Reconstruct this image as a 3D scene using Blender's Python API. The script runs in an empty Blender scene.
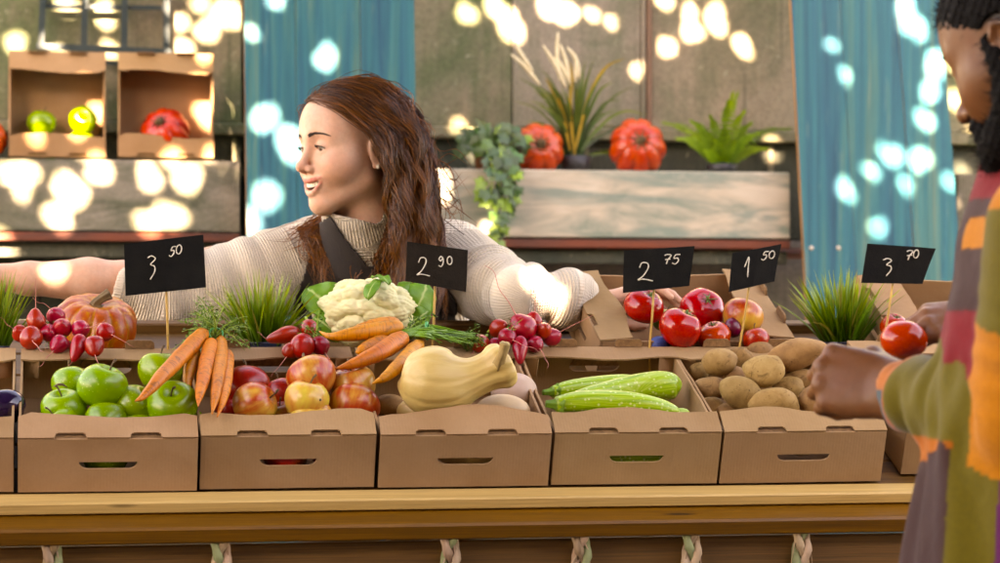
import bpy, bmesh, math, random
import numpy as np
from mathutils import Vector, Matrix, Euler
from mathutils.geometry import tessellate_polygon

SC = bpy.context.scene
COL = SC.collection
rad = math.radians

# ------------------------------------------------------------------ camera
F_PX, CX, CY = 2480.0, 500.0, 281.5          # lens measured from the picture, in its own pixels
YAW, PITCH = rad(10.5), math.atan((322 - CY) / F_PX)
CAM = Vector((0.0, 0.0, 1.25))
cf = Vector((math.sin(YAW) * math.cos(PITCH), math.cos(YAW) * math.cos(PITCH), math.sin(PITCH)))
cr = Vector((math.cos(YAW), -math.sin(YAW), 0.0))
cu = cr.cross(cf)
cam_d = bpy.data.cameras.new('camera')
cam = bpy.data.objects.new('camera', cam_d)
COL.objects.link(cam)
cam.matrix_world = Matrix((
    (cr.x, cu.x, -cf.x, CAM.x), (cr.y, cu.y, -cf.y, CAM.y), (cr.z, cu.z, -cf.z, CAM.z), (0, 0, 0, 1)))
cam_d.sensor_width = 36.0
cam_d.lens = F_PX / 1000 * 36
cam_d.clip_start, cam_d.clip_end = 0.05, 2000
cam_d.dof.use_dof = True
cam_d.dof.focus_distance = 4.25
cam_d.dof.aperture_fstop = 5.2
SC.camera = cam

# ------------------------------------------------------------------ light
SUN_AZ, SUN_EL = rad(6), rad(29)            # from behind the viewer's left shoulder
to_sun = (-math.sin(SUN_AZ) * cr - math.cos(SUN_AZ) * Vector((cf.x, cf.y, 0)).normalized()) * math.cos(SUN_EL) + Vector((0, 0, math.sin(SUN_EL)))
to_sun.normalize()
world = bpy.data.worlds.new('World')
SC.world = world
world.use_nodes = True
wn = world.node_tree
wn.nodes.clear()
sky = wn.nodes.new('ShaderNodeTexSky')
sky.sky_type = 'NISHITA'
sky.sun_disc = False
sky.sun_elevation = SUN_EL
sky.sun_rotation = math.atan2(to_sun.x, to_sun.y)
sky.air_density, sky.dust_density, sky.ozone_density = 1.0, 0.9, 0.6
bg = wn.nodes.new('ShaderNodeBackground')
bg.inputs['Strength'].default_value = 0.06
wo = wn.nodes.new('ShaderNodeOutputWorld')
wn.links.new(sky.outputs[0], bg.inputs[0])
wn.links.new(bg.outputs[0], wo.inputs[0])
sun_d = bpy.data.lights.new('sun', 'SUN')
sun_d.energy, sun_d.angle, sun_d.color = 5.0, rad(0.45), (1.0, 0.98, 0.95)
sun = bpy.data.objects.new('sun', sun_d)
COL.objects.link(sun)
sun.rotation_euler = to_sun.to_track_quat('Z', 'Y').to_euler()
sun.location = to_sun * 30
vs = SC.view_settings
vs.view_transform, vs.look, vs.gamma, vs.exposure = 'Standard', 'None', 1.0, 4.92
vs.use_curve_mapping = False
try:
    vs.use_white_balance = True              # camera balanced for shade
    vs.white_balance_temperature = 11000
    vs.white_balance_tint = 32
except Exception:
    pass
SC.cycles.max_bounces = 8
SC.cycles.use_denoising = True

# ------------------------------------------------------------------ measuring helpers
def ray(px, py):
    return cf + cr * ((px - CX) / F_PX) + cu * ((CY - py) / F_PX)
def P(px, py, Z):
    "point at camera depth Z metres seen at that place of the photograph"
    return CAM + ray(px, py) * Z
def PY(px, py, Y):
    "point on the upright plane world-y = Y"
    d = ray(px, py)
    return CAM + d * (Y / d.y)
def PX(px, py, Y): return PY(px, py, Y)
ALPHA = rad(22)                              # slope of the display rack
RV = Vector((0, math.cos(ALPHA), math.sin(ALPHA)))
RW = Vector((0, -math.sin(ALPHA), math.cos(ALPHA)))
BOX_H, BOX_L, BOX_W, PITCHX = 0.094, 0.375, 0.289, 0.295
fold0 = Vector((-0.036, 4.075, 1.06))        # front fold of the box with the green apples, left end
RO = Vector((fold0.x, fold0.y, fold0.z)) - RW * BOX_H
def rack(u, v, w): return RO + Vector((u, 0, 0)) + RV * v + RW * w
def PR(px, py, v):
    "point on the plane across the rack at up-slope distance v (plane spanned by x and the rack normal)"
    d = ray(px, py); n = RV
    o = RO + RV * v
    return CAM + d * ((o - CAM).dot(n) / d.dot(n))
RROT = Matrix(((1, 0, 0), (0, RV.y, RW.y), (0, RV.z, RW.z)))

# ------------------------------------------------------------------ objects
def tag(o, label=None, cat=None, group=None, kind=None):
    if label: o['label'] = label
    if cat: o['category'] = cat
    if group: o['group'] = group
    if kind: o['kind'] = kind
    return o
def empty(name, loc=(0, 0, 0), rot=None, scale=None):
    o = bpy.data.objects.new(name, None)
    COL.objects.link(o)
    o.empty_display_size = 0.05
    M_ = Matrix.Translation(loc)
    if rot is not None: M_ = M_ @ rot.to_4x4()
    if scale is not None: M_ = M_ @ Matrix.Diagonal((scale, scale, scale, 1) if not hasattr(scale, '__len__') else (*scale, 1))
    o.matrix_world = M_
    return o
def mesh(name, V, F, mat=None, smooth=True, attrs=None):
    me = bpy.data.meshes.new(name)
    if isinstance(F, np.ndarray) and F.ndim == 2:
        V = np.asarray(V, np.float32); n = F.shape[1]
        me.vertices.add(len(V)); me.vertices.foreach_set('co', V.ravel())
        me.loops.add(F.size); me.loops.foreach_set('vertex_index', F.astype(np.int32).ravel())
        me.polygons.add(len(F))
        me.polygons.foreach_set('loop_start', np.arange(0, F.size, n, dtype=np.int32))
        me.polygons.foreach_set('loop_total', np.full(len(F), n, np.int32))
        me.update(calc_edges=True)
    else:
        me.from_pydata([tuple(v) for v in V], [], [tuple(int(i) for i in f) for f in F])
        me.update()
    me.polygons.foreach_set('use_smooth', np.full(len(me.polygons), bool(smooth)))
    if mat is not None: me.materials.append(mat)
    for k, a in (attrs or {}).items():
        a = np.asarray(a, np.float32)
        if a.ndim == 1:
            at = me.attributes.new(k, 'FLOAT', 'POINT'); at.data.foreach_set('value', a)
        elif a.shape[1] == 3:
            at = me.attributes.new(k, 'FLOAT_VECTOR', 'POINT'); at.data.foreach_set('vector', a.ravel())
        else:
            at = me.attributes.new(k, 'FLOAT_COLOR', 'POINT'); at.data.foreach_set('color', a.ravel())
    return me
def put(name, me, parent=None, loc=None, rot=None, scale=None):
    o = bpy.data.objects.new(name, me)
    COL.objects.link(o)
    M_ = Matrix.Identity(4)
    if loc is not None: M_ = Matrix.Translation(loc)
    if rot is not None: M_ = M_ @ rot.to_4x4()
    if scale is not None: M_ = M_ @ Matrix.Diagonal((scale, scale, scale, 1) if not hasattr(scale, '__len__') else (*scale, 1))
    if parent is not None: o.parent = parent
    o.matrix_local = M_
    return o
class MB:
    "collects pieces of one mesh"
    def __init__(s): s.V = []; s.F = []; s.n = 0
    def add(s, V, F):
        s.V += [tuple(v) for v in V]
        s.F += [tuple(int(i) + s.n for i in f) for f in F]
        s.n = len(s.V); return s
    def box(s, a, b, bev=0.0):
        x0, y0, z0 = a; x1, y1, z1 = b
        if bev <= 0:
            V = [(x, y, z) for x in (x0, x1) for y in (y0, y1) for z in (z0, z1)]
            return s.add(V, [(0, 1, 3, 2), (4, 6, 7, 5), (0, 4, 5, 1), (2, 3, 7, 6), (0, 2, 6, 4), (1, 5, 7, 3)])
        bm = bmesh.new(); bmesh.ops.create_cube(bm, size=1)
        for v in bm.verts:
            v.co = Vector(((x0 + x1) / 2 + v.co.x * (x1 - x0), (y0 + y1) / 2 + v.co.y * (y1 - y0), (z0 + z1) / 2 + v.co.z * (z1 - z0)))
        bmesh.ops.bevel(bm, geom=bm.edges[:], offset=bev, segments=1, affect='EDGES')
        bm.verts.index_update()
        V = [v.co[:] for v in bm.verts]; F = [[v.index for v in f.verts] for f in bm.faces]
        bm.free(); return s.add(V, F)
    def tube(s, pts, r, n=8, cap=True): V, F = tube(pts, r, n, cap); return s.add(V, F)
    def mesh(s, name, mat=None, smooth=False): return mesh(name, s.V, s.F, mat, smooth)
    def build(s, name, mat=None, parent=None, smooth=False, **k): return put(name, s.mesh(name, mat, smooth), parent, **k)
def tube(pts, r, n=8, cap=True):
    pts = [Vector(p) for p in pts]; m = len(pts)
    if not hasattr(r, '__len__'): r = [r] * m
    t0 = (pts[1] - pts[0]).normalized()
    up = Vector((0, 0, 1)) if abs(t0.z) < 0.9 else Vector((1, 0, 0))
    nx = t0.cross(up).normalized()
    V, F = [], []
    for i, p in enumerate(pts):
        t = (pts[min(i + 1, m - 1)] - pts[max(i - 1, 0)])
        t = t.normalized() if t.length > 1e-9 else t0
        nx = (nx - t * nx.dot(t)); nx = nx.normalized() if nx.length > 1e-6 else t.orthogonal().normalized()
        ny = t.cross(nx)
        for k in range(n):
            a = 2 * math.pi * k / n
            V.append(p + (nx * math.cos(a) + ny * math.sin(a)) * r[i])
    for i in range(m - 1):
        for k in range(n):
            F.append((i * n + k, i * n + (k + 1) % n, (i + 1) * n + (k + 1) % n, (i + 1) * n + k))
    if cap:
        F.append(tuple(range(n - 1, -1, -1))); F.append(tuple(range((m - 1) * n, m * n)))
    return V, F
def spline(pts, n):
    "Catmull-Rom through points"
    p = [np.array(q, float) for q in pts]
    p = [2 * p[0] - p[1]] + p + [2 * p[-1] - p[-2]]
    out = []
    segs = len(p) - 3
    for i in range(n):
        t = i / (n - 1) * segs; k = min(int(t), segs - 1); t -= k
        a, b, c, d = p[k:k + 4]
        out.append(0.5 * (2 * b + (c - a) * t + (2 * a - 5 * b + 4 * c - d) * t * t + (3 * b - a - 3 * c + d) * t ** 3))
    return out
def lathe(prof, n=28, fn=None):
    "profile [(r,z)...] whose first and last radius are 0 ; fn(ang, i)->radius factor"
    V, F = [(0, 0, prof[0][1])], []
    m = len(prof) - 2
    for i in range(1, m + 1):
        r, z = prof[i]
        for k in range(n):
            a = 2 * math.pi * k / n
            q = r * (fn(a, i / (m + 1)) if fn else 1)
            V.append((q * math.cos(a), q * math.sin(a), z))
    V.append((0, 0, prof[-1][1]))
    L = len(V) - 1
    for k in range(n):
        k2 = (k + 1) % n
        F.append((0, 1 + k, 1 + k2)) if prof[0][1] > prof[-1][1] else F.append((0, 1 + k2, 1 + k))
        for i in range(m - 1):
            a, b, c, d = 1 + i * n + k, 1 + i * n + k2, 1 + (i + 1) * n + k2, 1 + (i + 1) * n + k
            F.append((a, d, c, b) if prof[0][1] > prof[-1][1] else (a, b, c, d))
        a, b = 1 + (m - 1) * n + k, 1 + (m - 1) * n + k2
        F.append((a, L, b) if prof[0][1] > prof[-1][1] else (a, b, L))
    return np.array(V), F
def wob(V, amp, freq, seed, n=7):
    "smooth wobble: a sum of random plane waves, one per axis"
    rs = np.random.RandomState(seed)
    V = np.asarray(V, float); out = V.copy()
    for ax in range(3):
        for _ in range(n):
            k = rs.normal(size=3); k *= freq * rs.uniform(.5, 1.5) / np.linalg.norm(k)
            out[:, ax] += amp / math.sqrt(n) * np.sin(V @ k + rs.uniform(0, 6.28)) * 1.4
    return out
def sheet(outline, holes, th, M4=None):
    "flat board from a 2d outline with holes, thickness th along local z (0..th); returns V,F"
    loops = [[Vector((x, y, 0)) for x, y in outline]] + [[Vector((x, y, 0)) for x, y in h] for h in holes]
    tris = tessellate_polygon(loops)
    flat = [p for l in loops for p in l]; n = len(flat)
    V = [p.copy() for p in flat] + [p + Vector((0, 0, th)) for p in flat]
    F = []
    for a, b, c in tris:
        cr_ = (flat[b] - flat[a]).cross(flat[c] - flat[a]).z
        if abs(cr_) < 1e-14: continue
        if cr_ < 0: b, c = c, b
        F.append((a + n, b + n, c + n)); F.append((a, c, b))
    s = 0
    for l in loops:
        m = len(l)
        area = sum(l[i].x * l[(i + 1) % m].y - l[(i + 1) % m].x * l[i].y for i in range(m))
        outer = (s == 0)
        for i in range(m):
            a, b = s + i, s + (i + 1) % m
            if (area > 0) != outer: a, b = b, a
            F.append((a, b, b + n, a + n))
        s += m
    if M4 is not None: V = [M4 @ v for v in V]
    return V, F
def rot_to(axis, spin=0.0):
    "rotation taking +z to the given direction"
    return (Vector(axis).to_track_quat('Z', 'Y').to_matrix() @ Matrix.Rotation(spin, 3, 'Z'))

# ------------------------------------------------------------------ materials
class NT:
    def __init__(s, name, **pr):
        s.m = bpy.data.materials.new(name); s.m.use_nodes = True
        s.t = s.m.node_tree; s.t.nodes.clear()
        s.b = s.n('ShaderNodeBsdfPrincipled'); o = s.n('ShaderNodeOutputMaterial')
        s.l(s.b.outputs[0], o.inputs[0])
        for k, v in pr.items(): s.set(k, v)
    def n(s, ty, **k):
        q = s.t.nodes.new(ty)
        for a, v in k.items(): setattr(q, a, v)
        return q
    def l(s, a, b): s.t.links.new(a, b)
    def set(s, k, v):
        i = s.b.inputs[{'col': 'Base Color', 'rough': 'Roughness', 'spec': 'Specular IOR Level', 'metal': 'Metallic', 'sss': 'Subsurface Weight',
                        'sssr': 'Subsurface Radius', 'ssss': 'Subsurface Scale', 'coat': 'Coat Weight', 'coatr': 'Coat Roughness', 'trans': 'Transmission Weight',
                        'sheen': 'Sheen Weight', 'normal': 'Normal', 'alpha': 'Alpha'}.get(k, k)]
        if isinstance(v, bpy.types.NodeSocket):
            if k == 'col':
                h = s.n('ShaderNodeHueSaturation'); h.inputs['Saturation'].default_value = 1.14; h.inputs['Value'].default_value = .97
                s.l(v, h.inputs['Color']); v = h.outputs[0]
            s.l(v, i)
        elif hasattr(v, '__len__') and len(v) == 3 and i.type == 'RGBA': i.default_value = (*v, 1)
        else: i.default_value = v
    def co(s, scale=(1, 1, 1), kind='Object', loc=(0, 0, 0), rnd=True):
        t = s.n('ShaderNodeTexCoord'); m = s.n('ShaderNodeMapping')
        m.inputs['Scale'].default_value = scale; m.inputs['Location'].default_value = loc
        s.l(t.outputs[kind], m.inputs['Vector'])
        if rnd:
            oi = s.n('ShaderNodeObjectInfo'); mu = s.n('ShaderNodeMath', operation='MULTIPLY'); mu.inputs[1].default_value = 37.0
            s.l(oi.outputs['Random'], mu.inputs[0]); s.l(mu.outputs[0], m.inputs['Location'])
        return m.outputs[0]
    def attr(s, name, out='Fac'):
        a = s.n('ShaderNodeAttribute'); a.attribute_name = name
        return a.outputs[out]
    def noise(s, vec, scale, detail=4, rough=.55, dist=0):
        q = s.n('ShaderNodeTexNoise'); q.inputs['Scale'].default_value = scale; q.inputs['Detail'].default_value = detail
        q.inputs['Roughness'].default_value = rough; q.inputs['Distortion'].default_value = dist
        if vec is not None: s.l(vec, q.inputs['Vector'])
        return q.outputs['Fac']
    def vor(s, vec, scale, feature='F1', out='Distance', rand=1):
        q = s.n('ShaderNodeTexVoronoi'); q.feature = feature; q.inputs['Scale'].default_value = scale
        q.inputs['Randomness'].default_value = rand
        s.l(vec, q.inputs['Vector']); return q.outputs[out]
    def wave(s, vec, scale, axis='X', dist=0, detail=2, profile='SIN', dscale=1):
        q = s.n('ShaderNodeTexWave', wave_type='BANDS', bands_direction=axis, wave_profile=profile)
        q.inputs['Scale'].default_value = scale; q.inputs['Distortion'].default_value = dist; q.inputs['Detail'].default_value = detail
        q.inputs['Detail Scale'].default_value = dscale
        s.l(vec, q.inputs['Vector']); return q.outputs['Fac']
    def ramp(s, fac, stops, interp='LINEAR'):
        q = s.n('ShaderNodeValToRGB'); r = q.color_ramp; r.interpolation = interp
        while len(r.elements) < len(stops): r.elements.new(0.5)
        for e, (p, c) in zip(r.elements, stops):
            e.position = p; e.color = (*c, 1) if hasattr(c, '__len__') else (c, c, c, 1)
        s.l(fac, q.inputs[0]); return q.outputs[0]
    def mix(s, fac, a, b, mode='MIX'):
        q = s.n('ShaderNodeMix', data_type='RGBA', blend_type=mode)
        for i, v in ((q.inputs[0], fac), (q.inputs[6], a), (q.inputs[7], b)):
            if isinstance(v, bpy.types.NodeSocket): s.l(v, i)
            elif hasattr(v, '__len__'): i.default_value = (*v, 1)
            else: i.default_value = v
        return q.outputs[2]
    def math(s, op, a, b=None, clamp=False):
        q = s.n('ShaderNodeMath', operation=op, use_clamp=clamp)
        for i, v in ((q.inputs[0], a), (q.inputs[1], b)):
            if v is None: continue
            if isinstance(v, bpy.types.NodeSocket): s.l(v, i)
            else: i.default_value = v
        return q.outputs[0]
    def sep(s, vec):
        q = s.n('ShaderNodeSeparateXYZ'); s.l(vec, q.inputs[0]); return q.outputs
    def comb(s, x, y, z):
        q = s.n('ShaderNodeCombineXYZ')
        for i, v in zip(q.inputs, (x, y, z)):
            if isinstance(v, bpy.types.NodeSocket): s.l(v, i)
            else: i.default_value = v
        return q.outputs[0]
    def bump(s, h, strength=.4, dist=.005, prev=None):
        q = s.n('ShaderNodeBump'); q.inputs['Strength'].default_value = strength; q.inputs['Distance'].default_value = dist
        s.l(h, q.inputs['Height'])
        if prev is not None: s.l(prev, q.inputs['Normal'])
        return q.outputs[0]
    def vary(s, col, dv=.15, dh=.02, ds=.0):
        "per-object variation of hue and value"
        oi = s.n('ShaderNodeObjectInfo'); h = s.n('ShaderNodeHueSaturation')
        s.l(col, h.inputs['Color'])
        s.l(s.math('ADD', s.math('MULTIPLY', oi.outputs['Random'], 2 * dh), .5 - dh), h.inputs['Hue'])
        r2 = s.math('FRACT', s.math('MULTIPLY', oi.outputs['Random'], 7.31))
        s.l(s.math('ADD', s.math('MULTIPLY', r2, 2 * dv), 1 - dv), h.inputs['Value'])
        return h.outputs[0]
MATS = {}
def simple(name, c1, c2=None, scale=20, rough=.6, bump=0, bscale=None, stretch=(1, 1, 1), spec=.5, rnd=True, detail=4, vary=0, **k):
    if name in MATS: return MATS[name]
    m = NT(name, rough=rough, spec=spec, **k)
    v = m.co(stretch, rnd=rnd)
    c2 = c2 or tuple(x * .8 for x in c1)
    f = m.noise(v, scale, detail)
    c = m.ramp(f, [(.3, c2), (.7, c1)])
    if vary: c = m.vary(c, vary, vary * .05)
    m.set('col', c)
    if bump: m.set('normal', m.bump(m.noise(v, bscale or scale * 2, 5), bump, .004))
    MATS[name] = m.m
    return m.m
# ================================================================== ground
YW, YS, YB = 7.35, 7.02, 6.94               # wall, shelf fronts, painted boards
gm = NT('asphalt_ground', rough=.85, spec=.2)
gv = gm.co((1, 1, 1), rnd=False)
gm.set('col', gm.ramp(gm.noise(gv, 1.3, 8, .65), [(.3, (.040, .036, .032)), (.7, (.062, .056, .05))]))
gm.set('normal', gm.bump(gm.noise(gv, 60, 6), .5, .01))
tag(put('ground', mesh('ground', [(-400, -400, 0), (400, -400, 0), (400, 400, 0), (-400, 400, 0)], [(0, 1, 2, 3)], gm.m)), kind='structure')

# ================================================================== unseen building added behind the viewer to block low sky light
bk = NT('dark_brick_facade', rough=.9); bkv = bk.co((1, 1, 1), rnd=False)
bk.set('col', bk.ramp(bk.noise(bkv, 2.5, 6, .6), [(.3, (.075, .05, .036)), (.7, (.12, .085, .062))]))
hall = empty('sky_block_hall', (0, -6, 0)); tag(hall, 'dark brick hall added behind the viewer to block low sky light', 'building')
MB().box((-16, -5, 0), (16, 0, 6.4)).build('wall', bk.m, hall)
MB().add([(-16.3, .3, 6.4), (16.3, .3, 6.4), (16.3, -5.3, 6.4), (-16.3, -5.3, 6.4), (-15, -2.5, 7.0), (15, -2.5, 7.0)], [(0, 1, 5, 4), (2, 3, 4, 5), (1, 2, 5), (3, 0, 4), (3, 2, 1, 0)]).build('roof', simple('roof_slate', (.06, .06, .065)), hall)
for k in range(9):
    for z in (1.2, 3.3):
        x = -13.2 + k * 3.3
        if k == 4 and z < 2: MB().box((x - .7, .002, 0), (x + .7, .05, 2.3)).build('door', simple('door_paint', (.03, .06, .045)), hall); continue
        f_ = MB().box((x - .55, .002, z), (x + .55, .045, z + 1.5)).build('window', simple('window_frame_paint', (.35, .33, .3)), hall)
        MB().box((x - .47, .047, z + .08), (x + .47, .056, z + 1.42)).build('pane', simple('window_glass', (.02, .025, .03), rough=.05), f_)
# ================================================================== back wall
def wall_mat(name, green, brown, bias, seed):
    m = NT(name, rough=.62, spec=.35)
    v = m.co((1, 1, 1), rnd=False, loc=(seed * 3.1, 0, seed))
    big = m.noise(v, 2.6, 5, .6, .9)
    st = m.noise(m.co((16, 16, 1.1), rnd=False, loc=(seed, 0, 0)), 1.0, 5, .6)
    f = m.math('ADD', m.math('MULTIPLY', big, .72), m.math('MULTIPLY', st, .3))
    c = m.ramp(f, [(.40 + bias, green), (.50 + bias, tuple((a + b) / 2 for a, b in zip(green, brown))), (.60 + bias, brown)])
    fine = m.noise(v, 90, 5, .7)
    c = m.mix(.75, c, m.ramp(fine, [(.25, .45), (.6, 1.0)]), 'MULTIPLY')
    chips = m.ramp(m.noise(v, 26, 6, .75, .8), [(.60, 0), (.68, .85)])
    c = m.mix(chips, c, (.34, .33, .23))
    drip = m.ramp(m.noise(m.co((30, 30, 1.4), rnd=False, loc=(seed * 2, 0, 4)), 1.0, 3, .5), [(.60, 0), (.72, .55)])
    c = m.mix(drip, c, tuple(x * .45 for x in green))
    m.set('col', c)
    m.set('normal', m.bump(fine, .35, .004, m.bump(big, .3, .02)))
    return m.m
w_green = wall_mat('olive_sheet', (.105, .130, .062), (.25, .21, .14), .02, 1)
w_brown = wall_mat('bare_sheet', (.14, .155, .092), (.31, .265, .20), .0, 2)
w_tan = wall_mat('tan_sheet', (.165, .165, .10), (.34, .28, .20), -.03, 5)
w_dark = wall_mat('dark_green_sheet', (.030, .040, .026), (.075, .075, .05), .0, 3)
w_grey = wall_mat('rough_grey_panel', (.12, .125, .09), (.26, .225, .185), -.06, 4)
rust = simple('rust_red_iron', (.20, .055, .03), (.07, .03, .02), 14, .7, .4, 60, stretch=(.4, 3, 3))
teal_iron = simple('dark_teal_iron', (.012, .03, .03), (.03, .045, .04), 20, .5, .3, 80)
strip_m = simple('rusty_joint_strip', (.26, .155, .10), (.14, .09, .06), 9, .7, .3, 50, stretch=(4, 4, .6))
def wx(px, Y=YW): return PY(px, 200, Y).x
def wz(py, px=500, Y=YW): return PY(px, py, Y).z
wall = empty('market_back_wall', (wx(500), YW, 0))
tag(wall, 'weathered olive and brown metal sheet wall behind the stall', 'wall')
def local(parent, a): return Vector(a) - parent.matrix_world.translation
def lbox(name, a, b, mat, parent, bev=.002):
    la, lb = local(parent, a), local(parent, b)
    return MB().box(la, lb, bev).build(name, mat, parent)
zr0, zr1 = wz(139), wz(127)                  # horizontal rail behind the shelf plants
cols = [(-420, 40, w_green), (40, 241, w_green), (245, 512, w_green), (513, 641, w_brown), (652, 806, w_tan), (810, 935, w_brown), (937, 1300, w_green)]
for i, (a, b, m_) in enumerate(cols):
    d = .0 if i % 2 else .004
    lbox('panel', (wx(a), YW + d, zr1 + .002), (wx(b), YW + .03, 3.6), m_, wall, .003)
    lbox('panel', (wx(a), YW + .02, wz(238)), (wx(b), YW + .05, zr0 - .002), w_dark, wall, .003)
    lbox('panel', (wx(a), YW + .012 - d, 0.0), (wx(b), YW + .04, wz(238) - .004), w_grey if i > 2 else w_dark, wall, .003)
lbox('rail', (wx(-420), YW - .03, zr0), (wx(1300), YW + .03, zr1 - .001), w_green, wall, .004)
lbox('joint_strip', (wx(641) + .001, YW - .012, zr1 + .003), (wx(645), YW + .02, 3.6), w_brown, wall)
lbox('joint_strip', (wx(646), YW - .022, zr1 + .003), (wx(650.5), YW + .02, 3.6), strip_m, wall)
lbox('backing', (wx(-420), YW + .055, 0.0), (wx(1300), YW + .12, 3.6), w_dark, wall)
for px_ in (585, 232, 30, 770):
    lbox('joint_strip', (wx(px_), YW + .012, wz(236)), (wx(px_ + 5), YW + .022, zr0 - .004), w_green, wall)

# ------------------------------------------------------------------ shelves
def shelf_board_mat():
    m = NT('flaking_painted_board', rough=.6)
    v = m.co((1, 1, 1), rnd=False)
    s = m.noise(m.co((2.2, 9, 9), rnd=False), 1.6, 7, .62, .6)
    c = m.ramp(s, [(.36, (.19, .225, .17)), (.45, (.34, .32, .245)), (.53, (.46, .39, .295)), (.68, (.56, .49, .385))])
    g = m.ramp(m.noise(m.co((1.2, 5, 5), rnd=False, loc=(3, 1, 2)), 1.5, 4, .6, .8), [(.47, 0), (.56, .8)])
    c = m.mix(g, c, (.15, .21, .17))
    pk = m.ramp(m.noise(v, 24, 7, .75), [(.55, 0), (.75, .5)])
    c = m.mix(pk, c, (.52, .46, .36))
    m.set('col', c); m.set('normal', m.bump(s, .4, .006)); return m.m
board_m = shelf_board_mat()
cm = NT('corrugated_sheet', rough=.6)
cv = cm.co((1, 1, 1), rnd=False)
cs = cm.noise(cm.co((3, 3, 9), rnd=False), 1.4, 6, .65, 1.0)
cm.set('col', cm.mix(.55, cm.ramp(cs, [(.35, (.105, .115, .068)), (.52, (.215, .205, .15)), (.66, (.33, .30, .235))]), cm.ramp(cm.noise(cv, 70, 4), [(.3, .6), (.7, 1.0)]), 'MULTIPLY'))
def shelf(name, x0, x1, ytop, ybot, label, corr):
    s = empty(name, (wx((x0 + x1) / 2, YS), YS, wz(ytop, 500, YS)))
    tag(s, label, 'shelf', 'wall shelves')
    a, b = wx(x0, YS), wx(x1, YS); zt, zb = wz(ytop, 500, YS), wz(ybot, 500, YS)
    lbox('shelf_plate', (a, YS + .024, zt - .022), (b, YW - .032, zt), board_m if not corr else w_green, s, .003)
    if corr:
        n = int((b - a) / .0021); V = []; F = []
        for i in range(n + 1):
            x = a + (b - a) * i / n; dy = .0022 * math.sin(i * 2 * math.pi / 4)
            V += [(x, YS + dy, zt - .001), (x, YS + dy, zb)]
        for i in range(n): F.append((2 * i, 2 * i + 1, 2 * i + 3, 2 * i + 2))
        V = [tuple(local(s, v)) for v in V]
        n0 = len(V); V += [(x, y + .012, z) for x, y, z in V]
        F += [tuple(q + n0 for q in f[::-1]) for f in F]
        F += [(0, n0, n0 + 1, 1), (n0 - 2, n0 - 1, 2 * n0 - 1, 2 * n0 - 2)]
        put('front_skirt', mesh('front_skirt', V, F, cm.m, True), s)
    else:
        lbox('front_board', (a, YS, zb), (b, YS + .022, zt + .001), board_m, s, .003)
    lbox('angle_iron', (a, YS - .004, zb - .030), (b, YS + .016, zb - .006), rust, s, .002)
    lbox('under_rail', (a, YS + .03, zb - .075), (b, YS + .05, zb - .036), w_dark, s, .002)
    for t in (.03, .5, .97):
        x = a + (b - a) * t
        lbox('bracket', (x - .012, YS + .052, zb - .03), (x + .012, YW - .002, zt - .024), w_dark, s, .002)
    return s
shelf('wall_shelf', -300, 240, 164, 233, 'corrugated sheet shelf on the wall holding two tilted cardboard boxes', True)
shelf('wall_shelf', 420, 790, 169.5, 237, 'flaking pale board shelf on the wall with ivy, pumpkins and fern', False)
shelf('wall_shelf', 958, 1300, 168, 237, 'grey corrugated shelf on the wall behind the man in the patchwork shirt', True)
tag(MB().tube([(wx(418, 7.13), 7.13, wz(252, 500, 7.13)), (wx(560, 7.13), 7.128, wz(251.5, 500, 7.13)), (wx(700, 7.13), 7.131, wz(252, 500, 7.13)), (wx(830, 7.13), 7.13, wz(252, 500, 7.13))], .016, 12).build('pipe', simple('red_brown_pipe', (.30, .075, .04), (.12, .04, .03), 8, .55, .3, 40), None, True),
    'rusty red pipe running under the flaking pale shelf', 'pipe')

# ------------------------------------------------------------------ turquoise boards
def blue_mat():
    m = NT('turquoise_paint_on_wood', rough=.5, spec=.4)
    g = m.noise(m.co((14, 14, .55)), 1.6, 7, .62, .5)
    g2 = m.noise(m.co((60, 60, 1.1)), 1.5, 5, .6, .3)
    c = m.ramp(g, [(.26, (.006, .048, .085)), (.40, (.009, .100, .145)), (.52, (.015, .150, .178)), (.62, (.045, .175, .165)), (.76, (.15, .21, .15))])
    c = m.mix(.6, c, m.ramp(g2, [(.3, .55), (.65, 1.0)]), 'MULTIPLY')
    w = m.ramp(m.noise(m.co((22, 22, 2.2)), 2.2, 4, .6), [(.60, 0), (.76, .5)])
    c = m.mix(w, c, (.17, .24, .18))
    m.set('col', c); m.set('normal', m.bump(g2, .5, .004)); return m.m
blue_m = blue_mat()
raw_m = simple('raw_board_edge', (.42, .22, .10), (.25, .13, .06), 10, .7, stretch=(5, 5, .7))
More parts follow.
